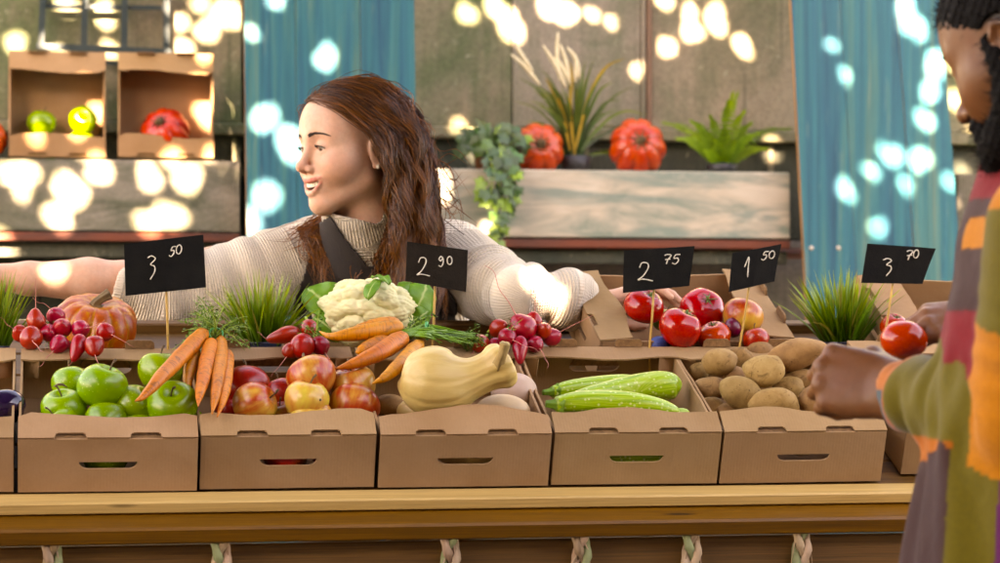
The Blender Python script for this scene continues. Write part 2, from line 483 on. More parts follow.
def blue_board(label, xt, xb, ybp, n, screws):
    "xt, xb : left/right edge in the picture at the top and at height ybp"
    zb, zt = .35, 3.3
    def edge(i, z):
        zA, zB = wz(0, 500, YB), wz(ybp, 500, YB)
        k = (z - zA) / (zB - zA)
        return wx(xt[i], YB) + (wx(xb[i], YB) - wx(xt[i], YB)) * k
    root = empty('painted_board', (edge(0, 1.5), YB, zb)); tag(root, label, 'board', 'turquoise boards')
    cuts = [0] + sorted((i + 1) / n + .04 * math.sin(i * 2.3 + xt[0]) for i in range(n - 1)) + [1]
    for i in range(n):
        V = []
        for z in (zb, zt):
            l, r = edge(0, z), edge(1, z)
            a, b = l + (r - l) * cuts[i] + .0008, l + (r - l) * cuts[i + 1] - .0008
            d = .0015 * (i % 2)
            V += [(a, YB + d, z), (b, YB + d, z), (b, YB + .02 + d, z), (a, YB + .02 + d, z)]
        V = [local(root, v) for v in V]
        me = mesh('plank', V, [(0, 1, 5, 4), (1, 2, 6, 5), (2, 3, 7, 6), (3, 0, 4, 7), (4, 5, 6, 7), (3, 2, 1, 0)], blue_m, False)
        me.materials.append(raw_m)
        for p, k in zip(me.polygons, (0, 1, 0, 1, 1, 1)): p.material_index = k
        put('plank', me, root)
    l, r = edge(0, .6), edge(1, .6)
    for z in (.55, 2.9):
        a = local(root, (edge(0, z) + .02, YB + .0225, z)); b = local(root, (edge(1, z) - .02, YB + .055, z + .07))
        MB().box(a, b, .002).build('batten', raw_m, root)
    for sx, sy in screws:
        p = local(root, PY(sx, sy, YB)); V, F = lathe([(0, .003), (.006, .002), (.007, 0), (0, -.001)], 12)
        put('screw', mesh('screw', V, F, simple('pale_screw', (.5, .45, .36), rough=.4)), root, p, rot_to((0, -1, 0)))
    return root
blue_board('turquoise painted wooden board behind the smiling woman', (243, 414.5), (246.5, 417), 215, 3, [])
blue_board('turquoise painted wooden board behind the price sign reading 3 70', (791.5, 942), (803.5, 960), 245, 3, [(811.5, 248), (838.5, 248)])
for px0 in (330, 872):                       # the boards stand on posts
    x = wx(px0, YB)
    root = empty('board_post', (x, YB + .09, 0)); tag(root, 'dark square post standing behind the turquoise board, with ' + ('the woman before it' if px0 < 500 else 'the grass pot before it'), 'post')
    MB().box((-.03, -.032, 0), (.03, .03, 3.2), .003).build('post', w_dark, root)

# ------------------------------------------------------------------ window grille
gr = empty('window_grille', PY(104, 25, YW - .06)); tag(gr, 'dark green iron window grille above the boxes with apples and squash', 'grille')
yg = YW - .05
def bar(a, b, w, d=.0, name='bar'):
    A, B = PY(*a, yg + d), PY(*b, yg + d)
    ax = (B - A).normalized(); h = Vector((0, 1, 0)).cross(ax)
    V = []
    for p in (A, B):
        for sx, sy in ((-1, -1), (1, -1), (1, 1), (-1, 1)): V.append(local(gr, p + h * w * sx + Vector((0, .008 * sy, 0))))
    put(name, mesh(name, V, [(0, 1, 5, 4), (1, 2, 6, 5), (2, 3, 7, 6), (3, 0, 4, 7), (4, 5, 6, 7), (3, 2, 1, 0)], teal_iron, False), gr)
for x0, x1 in ((45, 41), (86, 84), (126, 124), (167, 166)): bar((x0, -70), (x1, 50), .009)
for y in (-70, 6): bar((40, y), (170, y + 2), .006, .014)
bar((36, 46), (171, 52), .009, -.017)
bar((100, 62), (128, 64), .006, .013)
for x in (45, 165):
    a = PY(x, 0, YW); b = PY(x, 0, yg)
    MB().tube([local(gr, a), local(gr, b)], .008).build('anchor', teal_iron, gr)
# ================================================================== display rack
def wood(name, dark, light, ring=.5, rough=.5, axis='X', bump=.15, knots=True):
    m = NT(name, rough=rough, spec=.35)
    st = (.9, 22, 22) if axis == 'X' else (22, 22, .9)
    v = m.co(st)
    g = m.noise(v, 1.3, 7, .68, .9)
    g2 = m.noise(m.co(tuple(q * (3 if q < 2 else 9) for q in st)), 2.0, 3, .6)
    c = m.ramp(g, [(.25, dark), (.5, tuple((a + b) / 2 for a, b in zip(dark, light))), (.72, light)])
    c = m.mix(ring, c, m.ramp(g2, [(.35, .45), (.62, 1.0)]), 'MULTIPLY')
    if knots:
        kv = m.co((2.0, 12, 12) if axis == 'X' else (12, 12, 2))
        k = m.ramp(m.vor(kv, 1.2), [(.035, 1), (.085, 0)])
        c = m.mix(k, c, tuple(q * .25 for q in dark))
    m.set('col', c); m.set('normal', m.bump(g2, bump, .003)); return m.m
pine = wood('pale_pine', (.50, .32, .135), (.66, .46, .22), .35)
brown_w = wood('stained_board', (.11, .046, .012), (.25, .112, .028), .6)
dark_w = wood('dark_stained_board', (.10, .050, .020), (.22, .115, .046), .6)
rk = empty('display_rack', RO, RROT)
tag(rk, 'sloping wooden market rack holding the row of cardboard boxes', 'rack')
xL, xR = -1.1, 2.6
def rbox(name, u0, u1, v0, v1, w0, w1, mat, bev=.003):
    return MB().box((u0, v0, w0), (u1, v1, w1), bev).build(name, mat, rk)
rbox('front_batten', xL, xR, -.040, -.0015, -.0225, -.0015, pine, .0025)
rbox('front_board', xL, xR, -.088, -.0015, -.055, -.0250, brown_w, .004)
for i in range(7):                           # deck planks the boxes stand on
    v0 = .0 + i * .1
    rbox('deck_plank', xL, xR, v0 + .001, v0 + .096, -.028, -.006, dark_w)
# upright front cladding under the board
def wbox(name, a, b, mat, bev=.003):
    Mi = rk.matrix_world.inverted()
    o = MB().box((0, 0, 0), tuple(Vector(b) - Vector(a)), bev).build(name, mat, rk)
    o.matrix_local = Mi @ Matrix.Translation(a)
    return o
yf = (RO + RV * -.06).y
ztop = (RO + RV * -.06 + RW * -.057).z - .012
for i in range(6):
    z1 = ztop - i * .118
    wbox('cladding_plank', (RO.x + xL + .002 * i, yf + .03 - .004 * (i % 2), z1 - .115), (RO.x + xR, yf + .052, z1), dark_w)
yb0 = (RO + RV * .7).y
rbox('back_rail', xL, xR, .7, .722, -.028, .012, dark_w)
for x in (RO.x + xL + .06, RO.x + .72, RO.x + xR - .06):
    wbox('leg', (x - .03, yf + .0535, 0), (x + .03, yf + .11, RO.z - .06), dark_w)
    wbox('leg', (x - .03, yb0 - .08, 0), (x + .03, yb0 - .02, (RO + RV * .58).z - .03), dark_w)
    wbox('rail', (x - .02, yf + .113, .3), (x + .02, yb0 - .083, .36), dark_w)

# hanging plaited husks along the front
husk = simple('dry_husk', (.50, .36, .25), (.22, .13, .07), 30, .8, .5, 90, stretch=(1, 1, .3), vary=.2)
husk_g = simple('green_husk', (.30, .33, .17), (.16, .17, .08), 30, .8, .4, 90)
places = [(52, 543), (221, 541), (450, 537), (581, 535), (691, 532), (801, 529)]
wheres = ['under the eggplant box', 'under the joint of the apple boxes', 'under the squash box', 'under the zucchini box', 'under the box joint left of the potatoes', 'under the potato box']
for i, ((bx_, by_), wh) in enumerate(zip(places, wheres)):
    top = PY(bx_, by_ - 6, yf + .012); rs = random.Random(i)
    root = empty('husk_braid', top); tag(root, 'plaited dry husk braid hanging ' + wh, 'braid', 'husk braids along the rack')
    for s in range(3):
        pts = []
        for j in range(46):
            t = j / 45; a = t * 15 + s * 2 * math.pi / 3
            pts.append((.0085 * math.sin(a) * (1 + .25 * math.sin(t * 7)), .005 * math.sin(2 * a) - .003, -t * .34))
        rr = [.0075 * (1 - .15 * math.sin(j * 1.9 + s)) for j in range(46)]
        MB().tube(pts, rr, 7).build('strand', husk_g if (s + i) % 3 == 0 else husk, root, True)
    for s in range(5):
        a = rs.uniform(-1, 1); z0 = -rs.uniform(0, .05)
        MB().tube([(a * .008, -.006, z0), (a * .016, -.009, z0 - .012), (a * .022, -.008, z0 - .03 - rs.random() * .02)], [.0016, .0013, .0005], 5).build('loose_husk', husk, root, True)

# ================================================================== cardboard boxes
kb = NT('cardboard', rough=.85, spec=.12)
kv = kb.co((1, 1, 1))
kf = kb.noise(kv, 7, 4, .5)
kfl = kb.wave(kb.co((1, 1, 1), rnd=False), 60, 'X', .3, 1)
kc = kb.ramp(kf, [(.3, (.33, .20, .112)), (.7, (.40, .255, .152))])
kc = kb.mix(.22, kc, kb.ramp(kb.noise(kb.co((220, 8, 220)), 1, 4, .7), [(.3, .7), (.7, 1.0)]), 'MULTIPLY')
kc = kb.mix(kb.ramp(kb.noise(kv, 16, 5, .7), [(.62, 0), (.8, .35)]), kc, (.25, .14, .07))
kc = kb.vary(kc, .10, .006)
kb.set('col', kc); kb.set('normal', kb.bump(kfl, .10, .001, kb.bump(kb.noise(kv, 11, 4), .35, .014)))
card = kb.m
ke = simple('cardboard_core', (.27, .15, .075), (.16, .085, .04), 120, .9, .5, 200)
def slot(cx, cy, w, h, flat=.45):
    "handle hole: straight top, rounded bottom corners"
    r = h * .95; o = [(cx - w / 2, cy + h / 2), ]
    for k in range(6):
        a = math.pi + k / 5 * math.pi / 2; o.append((cx - w / 2 + r * 1.3 + r * 1.3 * math.cos(a), cy - h / 2 + r + r * math.sin(a)))
    for k in range(6):
        a = 1.5 * math.pi + k / 5 * math.pi / 2; o.append((cx + w / 2 - r * 1.3 + r * 1.3 * math.cos(a), cy - h / 2 + r + r * math.sin(a)))
    o.append((cx + w / 2, cy + h / 2)); return o
def box(name, label, M4, W=BOX_W, L=BOX_L, H=BOX_H, seed=0, lipf=22, lipb=0, lip=.052, group='cardboard produce boxes', flare=0):
    "x across, y from front to back, z up from the bottom; origin at the front left bottom corner"
    rs = random.Random(seed); T = .004
    root = empty(name, M4.translation, M4.to_3x3()); tag(root, label, 'box', group)
    MB().box((0, T + .001, 0), (W, L - T - .001, T)).build('bottom', card, root)
    for s, nm in ((0, 'front_panel'), (1, 'back_panel')):
        h = slot(W / 2, H * .50 if s == 0 else H * .60, .094, .0125)
        V, F = sheet([(0, 0), (W, 0), (W, H), (0, H)], [h], T)
        Mx = Matrix(((1, 0, 0, 0), (0, 0, -1, T if s == 0 else L), (0, 1, 0, 0), (0, 0, 0, 1)))
        pn = put(nm, mesh(nm, [Mx @ Vector(v) for v in V], F, card, False), root)
        # the flap pushed in behind the hole
        fl = [(W / 2 - .046, 0), (W / 2 + .046, 0), (W / 2 + .036, .022), (W / 2 - .036, .022)]
        V, F = sheet(fl, [], .002)
        yy = (T + .0005) if s == 0 else (L - T - .0005)
        zz = (H * .50 if s == 0 else H * .60) + .0068
        Mf = Matrix.Translation((0, yy, zz)) @ Matrix.Rotation(rad(72 if s == 0 else 108), 4, 'X')
        put('handle_flap', mesh('handle_flap', [Mf @ Vector(v) for v in V], F, ke, False), pn)
    for s, nm in ((0, 'side_panel'), (1, 'side_panel')):
        sag = [(0, H)] + [(L * k / 8, H - .005 * math.sin(k / 8 * math.pi) * rs.random()) for k in range(1, 8)] + [(L, H)]
        V, F = sheet([(T + .001, T + .001), (L - T - .001, T + .001)] + [(min(max(a, T + .001), L - T - .001), b) for a, b in sag[::-1]], [], T)
        x0 = T if s == 0 else W
        Mx = Matrix(((0, 0, -1, x0), (1, 0, 0, 0), (0, 1, 0, 0), (0, 0, 0, 1)))
        put(nm, mesh(nm, [Mx @ Vector(v) for v in V], F, card, False), root)
        # corner tabs folded inwards
        for e in (0, 1):
            V, F = sheet([(0, 0), (.032, .004), (.030, -.03), (0, -.036)], [], .002)
            ang = rad(rs.uniform(18, 38))
            yy = T + .030 if e == 0 else L - T - .03
            A = Matrix.Translation((T + .0005 if s == 0 else W - T - .0005, yy, H - .002)) @ Matrix.Rotation((ang if s == 0 else math.pi - ang) * (1 if e == 0 else -1), 4, 'Z') @ Matrix.Rotation(rad(90), 4, 'X')
            put('corner_flap', mesh('corner_flap', [A @ Vector(v) for v in V], F, card, False), root)
    # lips with stacking notches (front) and tabs (back)
    tx = (.29 * W, .71 * W); tw = .052
    for s, nm, ang in ((0, 'front_lip', lipf), (1, 'back_lip', lipb)):
        depth = lip
        e = [(W * k / 14, depth + (.007 * math.sin(k / 14 * math.pi * (1.0 + .3 * seed % 2) + seed * .9) + rs.uniform(-.0012, .0012) if 0 < k < 14 else -.004)) for k in range(14, -1, -1)]
        if flare and s == 0: e = [(x, d + flare * max(0, math.sin(x / W * math.pi)) ** .6 - flare * .4) for x, d in e]
        base = [(0, 0)]
        for x in tx:
            if s == 0: base += [(x - tw / 2, 0), (x - tw / 2 + .002, .0085), (x - tw / 2 + .006, .011), (x + tw / 2 - .006, .011), (x + tw / 2 - .002, .0085), (x + tw / 2, 0)]
        base += [(W, 0)]
        V, F = sheet(base + e, [], .003)
        bend = 0.012
        if s == 0: Mx = Matrix.Translation((0, .0005, H + .0008)) @ Matrix.Rotation(rad(ang), 4, 'X')
        else: Mx = Matrix.Translation((W, L - .0005, H + .0008)) @ Matrix.Rotation(math.pi, 4, 'Z') @ Matrix.Rotation(rad(ang), 4, 'X')
        put(nm, mesh(nm, [Mx @ Vector(v) for v in V], F, card, False), root)
        for x in tx:
            if s == 1:
                V, F = sheet([(x - tw / 2, .0), (x + tw / 2, .0), (x + tw / 2 - .001, .010), (x + tw / 2 - .006, .0145), (x - tw / 2 + .006, .0145), (x - tw / 2 + .001, .010)], [], .0035)
                Mt = Matrix.Translation((0, L - .0012, H + .0045)) @ Matrix.Rotation(rad(90 + rs.uniform(-14, 10)), 4, 'X')
                put('stacking_tab', mesh('stacking_tab', [Mt @ Vector(v) for v in V], F, ke, False), root)
            else:
                V, F = sheet([(x - tw / 2 - .004, 0), (x + tw / 2 + .004, 0), (x + tw / 2 + .004, .018), (x - tw / 2 - .004, .018)], [], .0016)
                Mt = Matrix.Translation((0, .0055, H - .0020)) @ Matrix.Rotation(rad(ang - 9), 4, 'X')
                put('notch_flap', mesh('notch_flap', [Mt @ Vector(v) for v in V], F, ke, False), root)
    return root
def on_rack(u, v=0, w=0, twist=0):
    M_ = Matrix.Translation(rack(u, v, w)) @ RROT.to_4x4() @ Matrix.Rotation(rad(twist), 4, 'Z')
    return M_
box('cardboard_box', 'open cardboard box with a dark eggplant on the rack', on_rack(-PITCHX, .002, 0), seed=1)
box('cardboard_box', 'open cardboard box filled with green apples', on_rack(0.001, 0, 0, -.35), seed=2)
box('cardboard_box', 'open cardboard box filled with red and yellow apples', on_rack(PITCHX, .003, 0, .3), seed=3)
box('cardboard_box', 'open cardboard box with the butternut squash and a bulging front lip', on_rack(2 * PITCHX + .001, .001, 0), seed=4, flare=.016)
box('cardboard_box', 'open cardboard box with pale green zucchini', on_rack(3 * PITCHX + .001, .004, 0, -.4), seed=5)
box('cardboard_box', 'open cardboard box heaped with potatoes', on_rack(4 * PITCHX, .001, 0, .45), seed=6)
def PRW(px, py, w):
    "point at height w over the rack deck"
    d = ray(px, py); o = RO + RW * w
    return CAM + d * ((o - CAM).dot(RW) / d.dot(RW))
def side_on(px, v, twist, w=.002, lift=0):
    p = PRW(px, 345, BOX_H); u = p.x - RO.x
    return Matrix.Translation(rack(u, v, w)) @ RROT.to_4x4() @ Matrix.Rotation(rad(lift), 4, 'X') @ Matrix.Translation((0, BOX_W, 0)) @ Matrix.Rotation(rad(-90 + twist), 4, 'Z')
held_box = box('cardboard_box', 'cardboard box of tomatoes gripped by the woman, slotted lips on its sides', side_on(597, .412, 1.5, .002, 4.5), seed=11, lipf=5, lipb=6, lip=.066)
box('cardboard_box', 'pale cardboard box half hidden behind the hand holding a tomato', side_on(903, .408, -2, .002, 4), seed=14, lipf=10, lipb=12, lip=.066)
box('cardboard_box', 'plain cardboard box at the end of the row beside the man', on_rack(5 * PITCHX + .040, .030, 0, -1), seed=7)

def standing(px, py, seed, label, tilt, tw):
    "box stood on its end on the wall shelf, opening to the front; px,py : its lower left front corner"
    p = PY(px, py, YS + .06)
    p.z = wz(164, 500, YS) + .004
    M_ = Matrix.Translation(p + Vector((0, .115, 0))) @ Matrix.Rotation(rad(tw), 4, 'Z') @ Matrix.Rotation(rad(90 - tilt), 4, 'X')
    return box('shelf_box', label, M_, W=.268, L=.300, H=.10, seed=seed, lipf=8, lipb=16, lip=.060, group='boxes stood on end on the wall shelf')
standing(8, 163, 21, 'cardboard box stood on end on the shelf with green apples inside', 4, 1.5)
standing(119, 164, 22, 'cardboard box stood on end on the shelf with a ribbed red squash inside', 5, -1)
# ================================================================== fruit and vegetables
# ---- materials
def apple_mats():
    m = NT('green_apple_skin', rough=.27, spec=.5, sss=.06, ssss=.01)
    o = m.sep(m.co((1, 1, 1), rnd=False))
    v = m.co((1, 1, 1))
    c = m.ramp(m.noise(v, 16, 3), [(.3, (.125, .245, .010)), (.7, (.21, .335, .020))])
    sp = m.ramp(m.vor(v, 170), [(.10, 1), (.20, 0)])
    c = m.mix(m.ramp(m.noise(v, 55, 6, .75), [(.64, 0), (.74, .5)]), c, (.17, .20, .02))
    c = m.mix(m.math('MULTIPLY', sp, .6), c, (.50, .58, .20))
    top = m.ramp(m.math('ADD', m.math('MULTIPLY', o[2], 14), .5), [(.72, 0), (1.0, .55)])
    c = m.mix(top, c, (.24, .33, .035))
    m.set('col', m.vary(c, .16, .015)); g = m.m
    m = NT('red_yellow_apple_skin', rough=.28, spec=.5, sss=.06, ssss=.01)
    o = m.sep(m.co((1, 1, 1), rnd=False))
    oi = m.n('ShaderNodeObjectInfo')
    big = m.noise(m.co((1, 1, .6)), 15, 3, .5, .4)
    ang = m.math('ARCTAN2', o[1], o[0])
    st = m.noise(m.comb(m.math('MULTIPLY', ang, 3.2), m.math('MULTIPLY', o[2], 22), m.math('MULTIPLY', oi.outputs['Random'], 50)), 1.4, 5, .65)
    f = m.math('ADD', m.math('ADD', m.math('MULTIPLY', big, 1.1), m.math('MULTIPLY', st, .45)), m.math('MULTIPLY', m.math('SUBTRACT', oi.outputs['Color'], .5), .62))
    c = m.ramp(f, [(.48, (.62, .45, .12)), (.66, (.60, .32, .11)), (.84, (.46, .10, .06)), (1.05, (.34, .03, .024))])
    sp = m.ramp(m.vor(m.co((1, 1, 1)), 190), [(.08, 1), (.15, 0)])
    c = m.mix(m.math('MULTIPLY', sp, .3), c, (.75, .55, .25))
    m.set('col', c); r = m.m
    return g, r
green_apple_m, red_apple_m = apple_mats()
stem_m = simple('woody_stem', (.16, .10, .045), (.07, .04, .02), 80, .8)
leaf_g = simple('leaf_green', (.10, .20, .03), (.05, .12, .015), 30, .5, .3, 60, vary=.2)
tm = NT('tomato_skin', rough=.16, spec=.5, sss=.06, ssss=.01)
tm.set('col', tm.vary(tm.ramp(tm.noise(tm.co(), 14, 3), [(.3, (.40, .010, .008)), (.75, (.54, .045, .015))]), .15, .008))
tomato_m = tm.m
calyx_m = simple('tomato_calyx', (.14, .19, .04), (.07, .11, .02), 60, .6)
pm = NT('potato_skin', rough=.72, spec=.3)
pv = pm.co()
pc = pm.ramp(pm.noise(pv, 22, 6, .65), [(.28, (.19, .105, .05)), (.5, (.33, .195, .088)), (.75, (.43, .275, .135))])
pc = pm.mix(pm.ramp(pm.noise(pv, 40, 7, .78, .8), [(.53, 0), (.66, .85)]), pc, (.13, .066, .024))
pc = pm.mix(pm.ramp(pm.vor(pv, 55), [(.05, .9), (.10, 0)]), pc, (.10, .05, .02))
pm.set('col', pm.vary(pc, .14, .008))
pm.set('normal', pm.bump(pm.ramp(pm.vor(pv, 34), [(.0, 0), (.16, 1)]), .35, .004, pm.bump(pm.noise(pv, 120, 5, .7), .35, .002)))
potato_m = pm.m
qm = NT('squash_skin', rough=.42, spec=.4, sss=.04, ssss=.01)
qc = qm.ramp(qm.noise(qm.co((2, 9, 9)), 3, 5, .6, .4), [(.3, (.55, .35, .155)), (.55, (.65, .45, .215)), (.75, (.71, .54, .30))])
qc = qm.mix(qm.ramp(qm.noise(qm.co(), 38, 5, .7), [(.70, 0), (.78, .6)]), qc, (.36, .17, .06))
qm.set('col', qm.vary(qc, .1, .01)); qm.set('normal', qm.bump(qm.noise(qm.co((2, 14, 14)), 3, 4), .2, .006)); squash_m = qm.m
mauve_m = simple('mauve_squash', (.52, .36, .29), (.42, .29, .17), 12, .5, .2, 30)
zm = NT('zucchini_skin', rough=.33, spec=.5, sss=.05, ssss=.01)
zo = zm.co((1, 1, 1), rnd=False); zs = zm.sep(zo)
zang = zm.math('ARCTAN2', zs[1], zs[0])
zst = zm.noise(zm.comb(zm.math('MULTIPLY', zang, 3.2), zm.math('MULTIPLY', zs[2], 5), 0), 2.0, 5, .6)
zc = zm.ramp(zst, [(.35, (.15, .28, .025)), (.52, (.27, .41, .055)), (.70, (.42, .53, .14))])
zc = zm.mix(zm.ramp(zm.vor(zm.co(), 120), [(.16, .8), (.32, 0)]), zc, (.55, .62, .28))
zc = zm.mix(zm.ramp(zm.noise(zm.co(), 45, 5, .7), [(.68, 0), (.74, .7)]), zc, (.26, .17, .05))
zm.set('col', zc); zucchini_m = zm.m
zgreen = simple('zucchini_cap', (.16, .30, .05), (.08, .18, .02), 30, .6, .4, 60)
cm_ = NT('carrot_skin', rough=.5, spec=.4, sss=.05, ssss=.01)
cz = cm_.sep(cm_.co((1, 1, 1), rnd=False))
cc = cm_.ramp(cm_.noise(cm_.co(), 20, 4), [(.3, (.56, .165, .022)), (.7, (.68, .255, .05))])
rings = cm_.noise(cm_.comb(cm_.math('MULTIPLY', cm_.math('ARCTAN2', cz[1], cz[0]), .7), cm_.math('MULTIPLY', cz[2], 190), 0), 1.2, 4, .6)
cc = cm_.mix(cm_.ramp(rings, [(.54, 0), (.66, .75)]), cc, (.27, .085, .025))
dirt = cm_.ramp(cm_.noise(cm_.co(), 46, 7, .75, 1.2), [(.53, 0), (.66, .85)])
cc = cm_.mix(dirt, cc, (.17, .075, .035))
cm_.set('col', cm_.vary(cc, .12, .01)); cm_.set('normal', cm_.bump(rings, .35, .002)); carrot_m = cm_.m
rm = NT('radish_skin', rough=.30, spec=.5, sss=.06, ssss=.01)
ro = rm.sep(rm.co((1, 1, 1), rnd=False))
rc = rm.ramp(rm.noise(rm.co(), 30, 5, .6), [(.3, (.27, .006, .010)), (.7, (.44, .016, .018))])
rc = rm.mix(rm.ramp(rm.noise(rm.co(), 60, 5, .7), [(.66, 0), (.76, .5)]), rc, (.55, .22, .20))
rm.set('col', rm.vary(rc, .15, .01)); radish_m = rm.m
tail_m = simple('radish_tail', (.62, .36, .27), (.55, .12, .12), 60, .6)
ptm = NT('pumpkin_rind', rough=.36, spec=.5)
pao = ptm.n('ShaderNodeAttribute'); pao.attribute_name = 'groove'
ptc = ptm.ramp(ptm.noise(ptm.co((3, 3, 1)), 6, 5, .6), [(.3, (.36, .045, .012)), (.7, (.52, .115, .022))])
ptc = ptm.mix(ptm.ramp(pao.outputs['Fac'], [(.45, 0), (.95, .55)]), ptc, (.60, .30, .07))
ptc = ptm.mix(ptm.ramp(ptm.noise(ptm.co(), 42, 7, .8), [(.50, 0), (.64, .7)]), ptc, (.60, .34, .10))
ptm.set('col', ptc); ptm.set('normal', ptm.bump(ptm.noise(ptm.co(), 90, 4), .25, .003)); mottled_m = ptm.m
rp = NT('red_pumpkin_rind', rough=.30, spec=.5)
rpc = rp.ramp(rp.noise(rp.co((3, 3, 1)), 8, 5, .6), [(.3, (.42, .035, .014)), (.7, (.58, .10, .035))])
rpo = rp.n('ShaderNodeAttribute'); rpo.attribute_name = 'groove'
rpc = rp.mix(rp.ramp(rpo.outputs['Fac'], [(.5, 0), (1, .7)]), rpc, (.30, .05, .02))
rp.set('col', rp.vary(rpc, .1, .01)); red_pumpkin_m = rp.m
egg_m = simple('eggplant_skin', (.012, .006, .02), (.02, .008, .03), 10, .12, coat=.3)

# ---- shapes
def apple_mesh(seed, mat, R=1.0):
    prof = []
    for i in range(23):
        t = i / 22 * math.pi
        r = math.sin(t) ** .92 * (1 + .06 * math.cos(t)); z = .90 * math.cos(t) - .02
        z -= .34 * math.exp(-(r / .26) ** 2) * (1 if t < 1.2 else 0)
        z += .20 * math.exp(-(r / .20) ** 2) * (1 if t > 2.0 else 0)
        prof.append((max(r, 0), z))
    prof[0] = (0, prof[0][1]); prof[-1] = (0, prof[-1][1])
    V, F = lathe(prof, 30, lambda a, k: 1 + .022 * math.cos(5 * a + seed) * k)
    V = wob(V, .035, 2.2, seed)
    return mesh('apple', V * R, F, mat, True)
ga_me = [apple_mesh(i, green_apple_m, .039) for i in range(4)]
ra_me = [apple_mesh(10 + i, red_apple_m, .039) for i in range(4)]
sv, sf = tube([(0, 0, .018), (.001, 0, .028), (.004, .001, .040), (.008, .001, .046)], [.0014, .0013, .0015, .0022], 7)
stem_me = mesh('stem', sv, sf, stem_m)
def apple(px, py, r, w, axis, label, kind, group, seed, red=.5, at=None):
    p = Vector(at) if at is not None else PRW(px, py, w)
    Z = (p - CAM).dot(cf); R = r * Z / F_PX
    me = (ga_me if kind == 'g' else ra_me)[seed % 4]
    o = put('apple', me, None, p, rot_to(axis, seed * 1.7), R / .039)
    o.color = (red, red, red, 1)
    tag(o, label, 'apple', group)
    st = put('stem', stem_me, o)
    return o
UPC = Vector((0, -.5, .85))                  # towards the viewer and up
G = 'green apples in the box'
gl = 'green apple piled in the cardboard box of green apples'
apple(103, 387, 25.5, .118, (.35, -.25, .95), 'largest green apple on top of the green apple box', 'g', G, 0)
apple(71, 384, 20, .095, (-.2, .3, .9), 'green apple set back behind the largest green apple', 'g', G, 1)
a3 = apple(64, 409, 23, .080, (-.15, -.4, .9), 'green apple with a dry leaf on it in the green apple box', 'g', G, 2)
apple(60, 425, 20, .068, (-.5, -.2, .8), 'green apple low in its box, below the one with a dry leaf', 'g', G, 3)
apple(106, 421, 22, .075, (.1, .2, 1), 'green apple just in front of the largest green apple', 'g', G, 4)
apple(161, 372, 22.5, .088, (-.05, .05, 1), 'green apple at the back of its box beneath the slanting carrot', 'g', G, 5)
apple(136, 406, 23, .088, (.6, -.3, .7), 'green apple under the tip of the slanting carrot', 'g', G, 6)
apple(172, 405, 26, .104, (-.1, -.72, .65), 'green apple showing its stem hollow, below the hanging carrots', 'g', G, 7)
apple(139, 428, 20, .060, (.2, -.1, .95), gl, 'g', G, 8)
apple(185, 424, 20, .055, (.2, -.1, .95), gl, 'g', G, 9)
def filler(u, v, w): return rack(u, v, w)
for k in range(3): apple(0, 0, 23, 0, (.1 * k, -.3, .9), gl, 'g', G, k + 11, .5, filler(.065 + .08 * k, .050, .042))
MB().tube([(-.010, -.012, .034), (-.002, -.02, .036), (.006, -.018, .038), (.014, -.022, .034)], [.0008, .0025, .0022, .0006], 5).build('dry_leaf', stem_m, a3, True)
G = 'red and yellow apples in the box'
rl = 'red blushed apple lying lower in the box of mixed apples'
apple(246, 387, 24, .085, (.1, .3, .9), 'deep red apple behind the yellow one, beside the carrot tips', 'r', G, 0, .80)
apple(255, 405, 24, .100, (.75, -.3, .35), 'yellow apple with pink flush leaning beside the carrot tips', 'r', G, 1, .36)
apple(311, 378, 24.5, .128, (-.3, .4, .85), 'red and yellow apple on top, right under the small radish bunch', 'r', G, 2, .48)
apple(306, 400, 23, .110, (.2, -.1, .95), 'mostly yellow apple in the middle of the mixed apple box', 'r', G, 3, .28)
apple(283, 395, 19, .080, (-.3, .2, .9), 'red apple set back between the two yellow apples', 'r', G, 4, .8)
apple(353, 387, 24, .105, (-.15, -.25, .95), 'yellow red apple with its stem up, under the carrot points', 'r', G, 5, .40)
apple(353, 407, 25, .088, (.3, .4, .8), 'streaky red apple in the corner of the mixed apple box', 'r', G, 6, .52)
apple(311, 419, 22, .085, (.15, -.55, .8), 'yellow apple with a dark stem peeking over the front lip', 'r', G, 7, .2)
apple(282, 418, 18, .062, (-.2, -.3, .9), rl, 'r', G, 8, .55)
apple(228, 412, 14, .060, (-.2, .3, .9), rl, 'r', G, 9, .95)
apple(330, 424, 18, .055, (.2, .3, .9), rl, 'r', G, 10, .8)

for k in range(3): apple(0, 0, 23, 0, (.1 * k, -.3, .9), rl, 'r', G, k + 11, .3 + .3 * k, filler(PITCHX + .065 + .08 * k, .050, .042))  # low apples added to keep light out of the handle hole

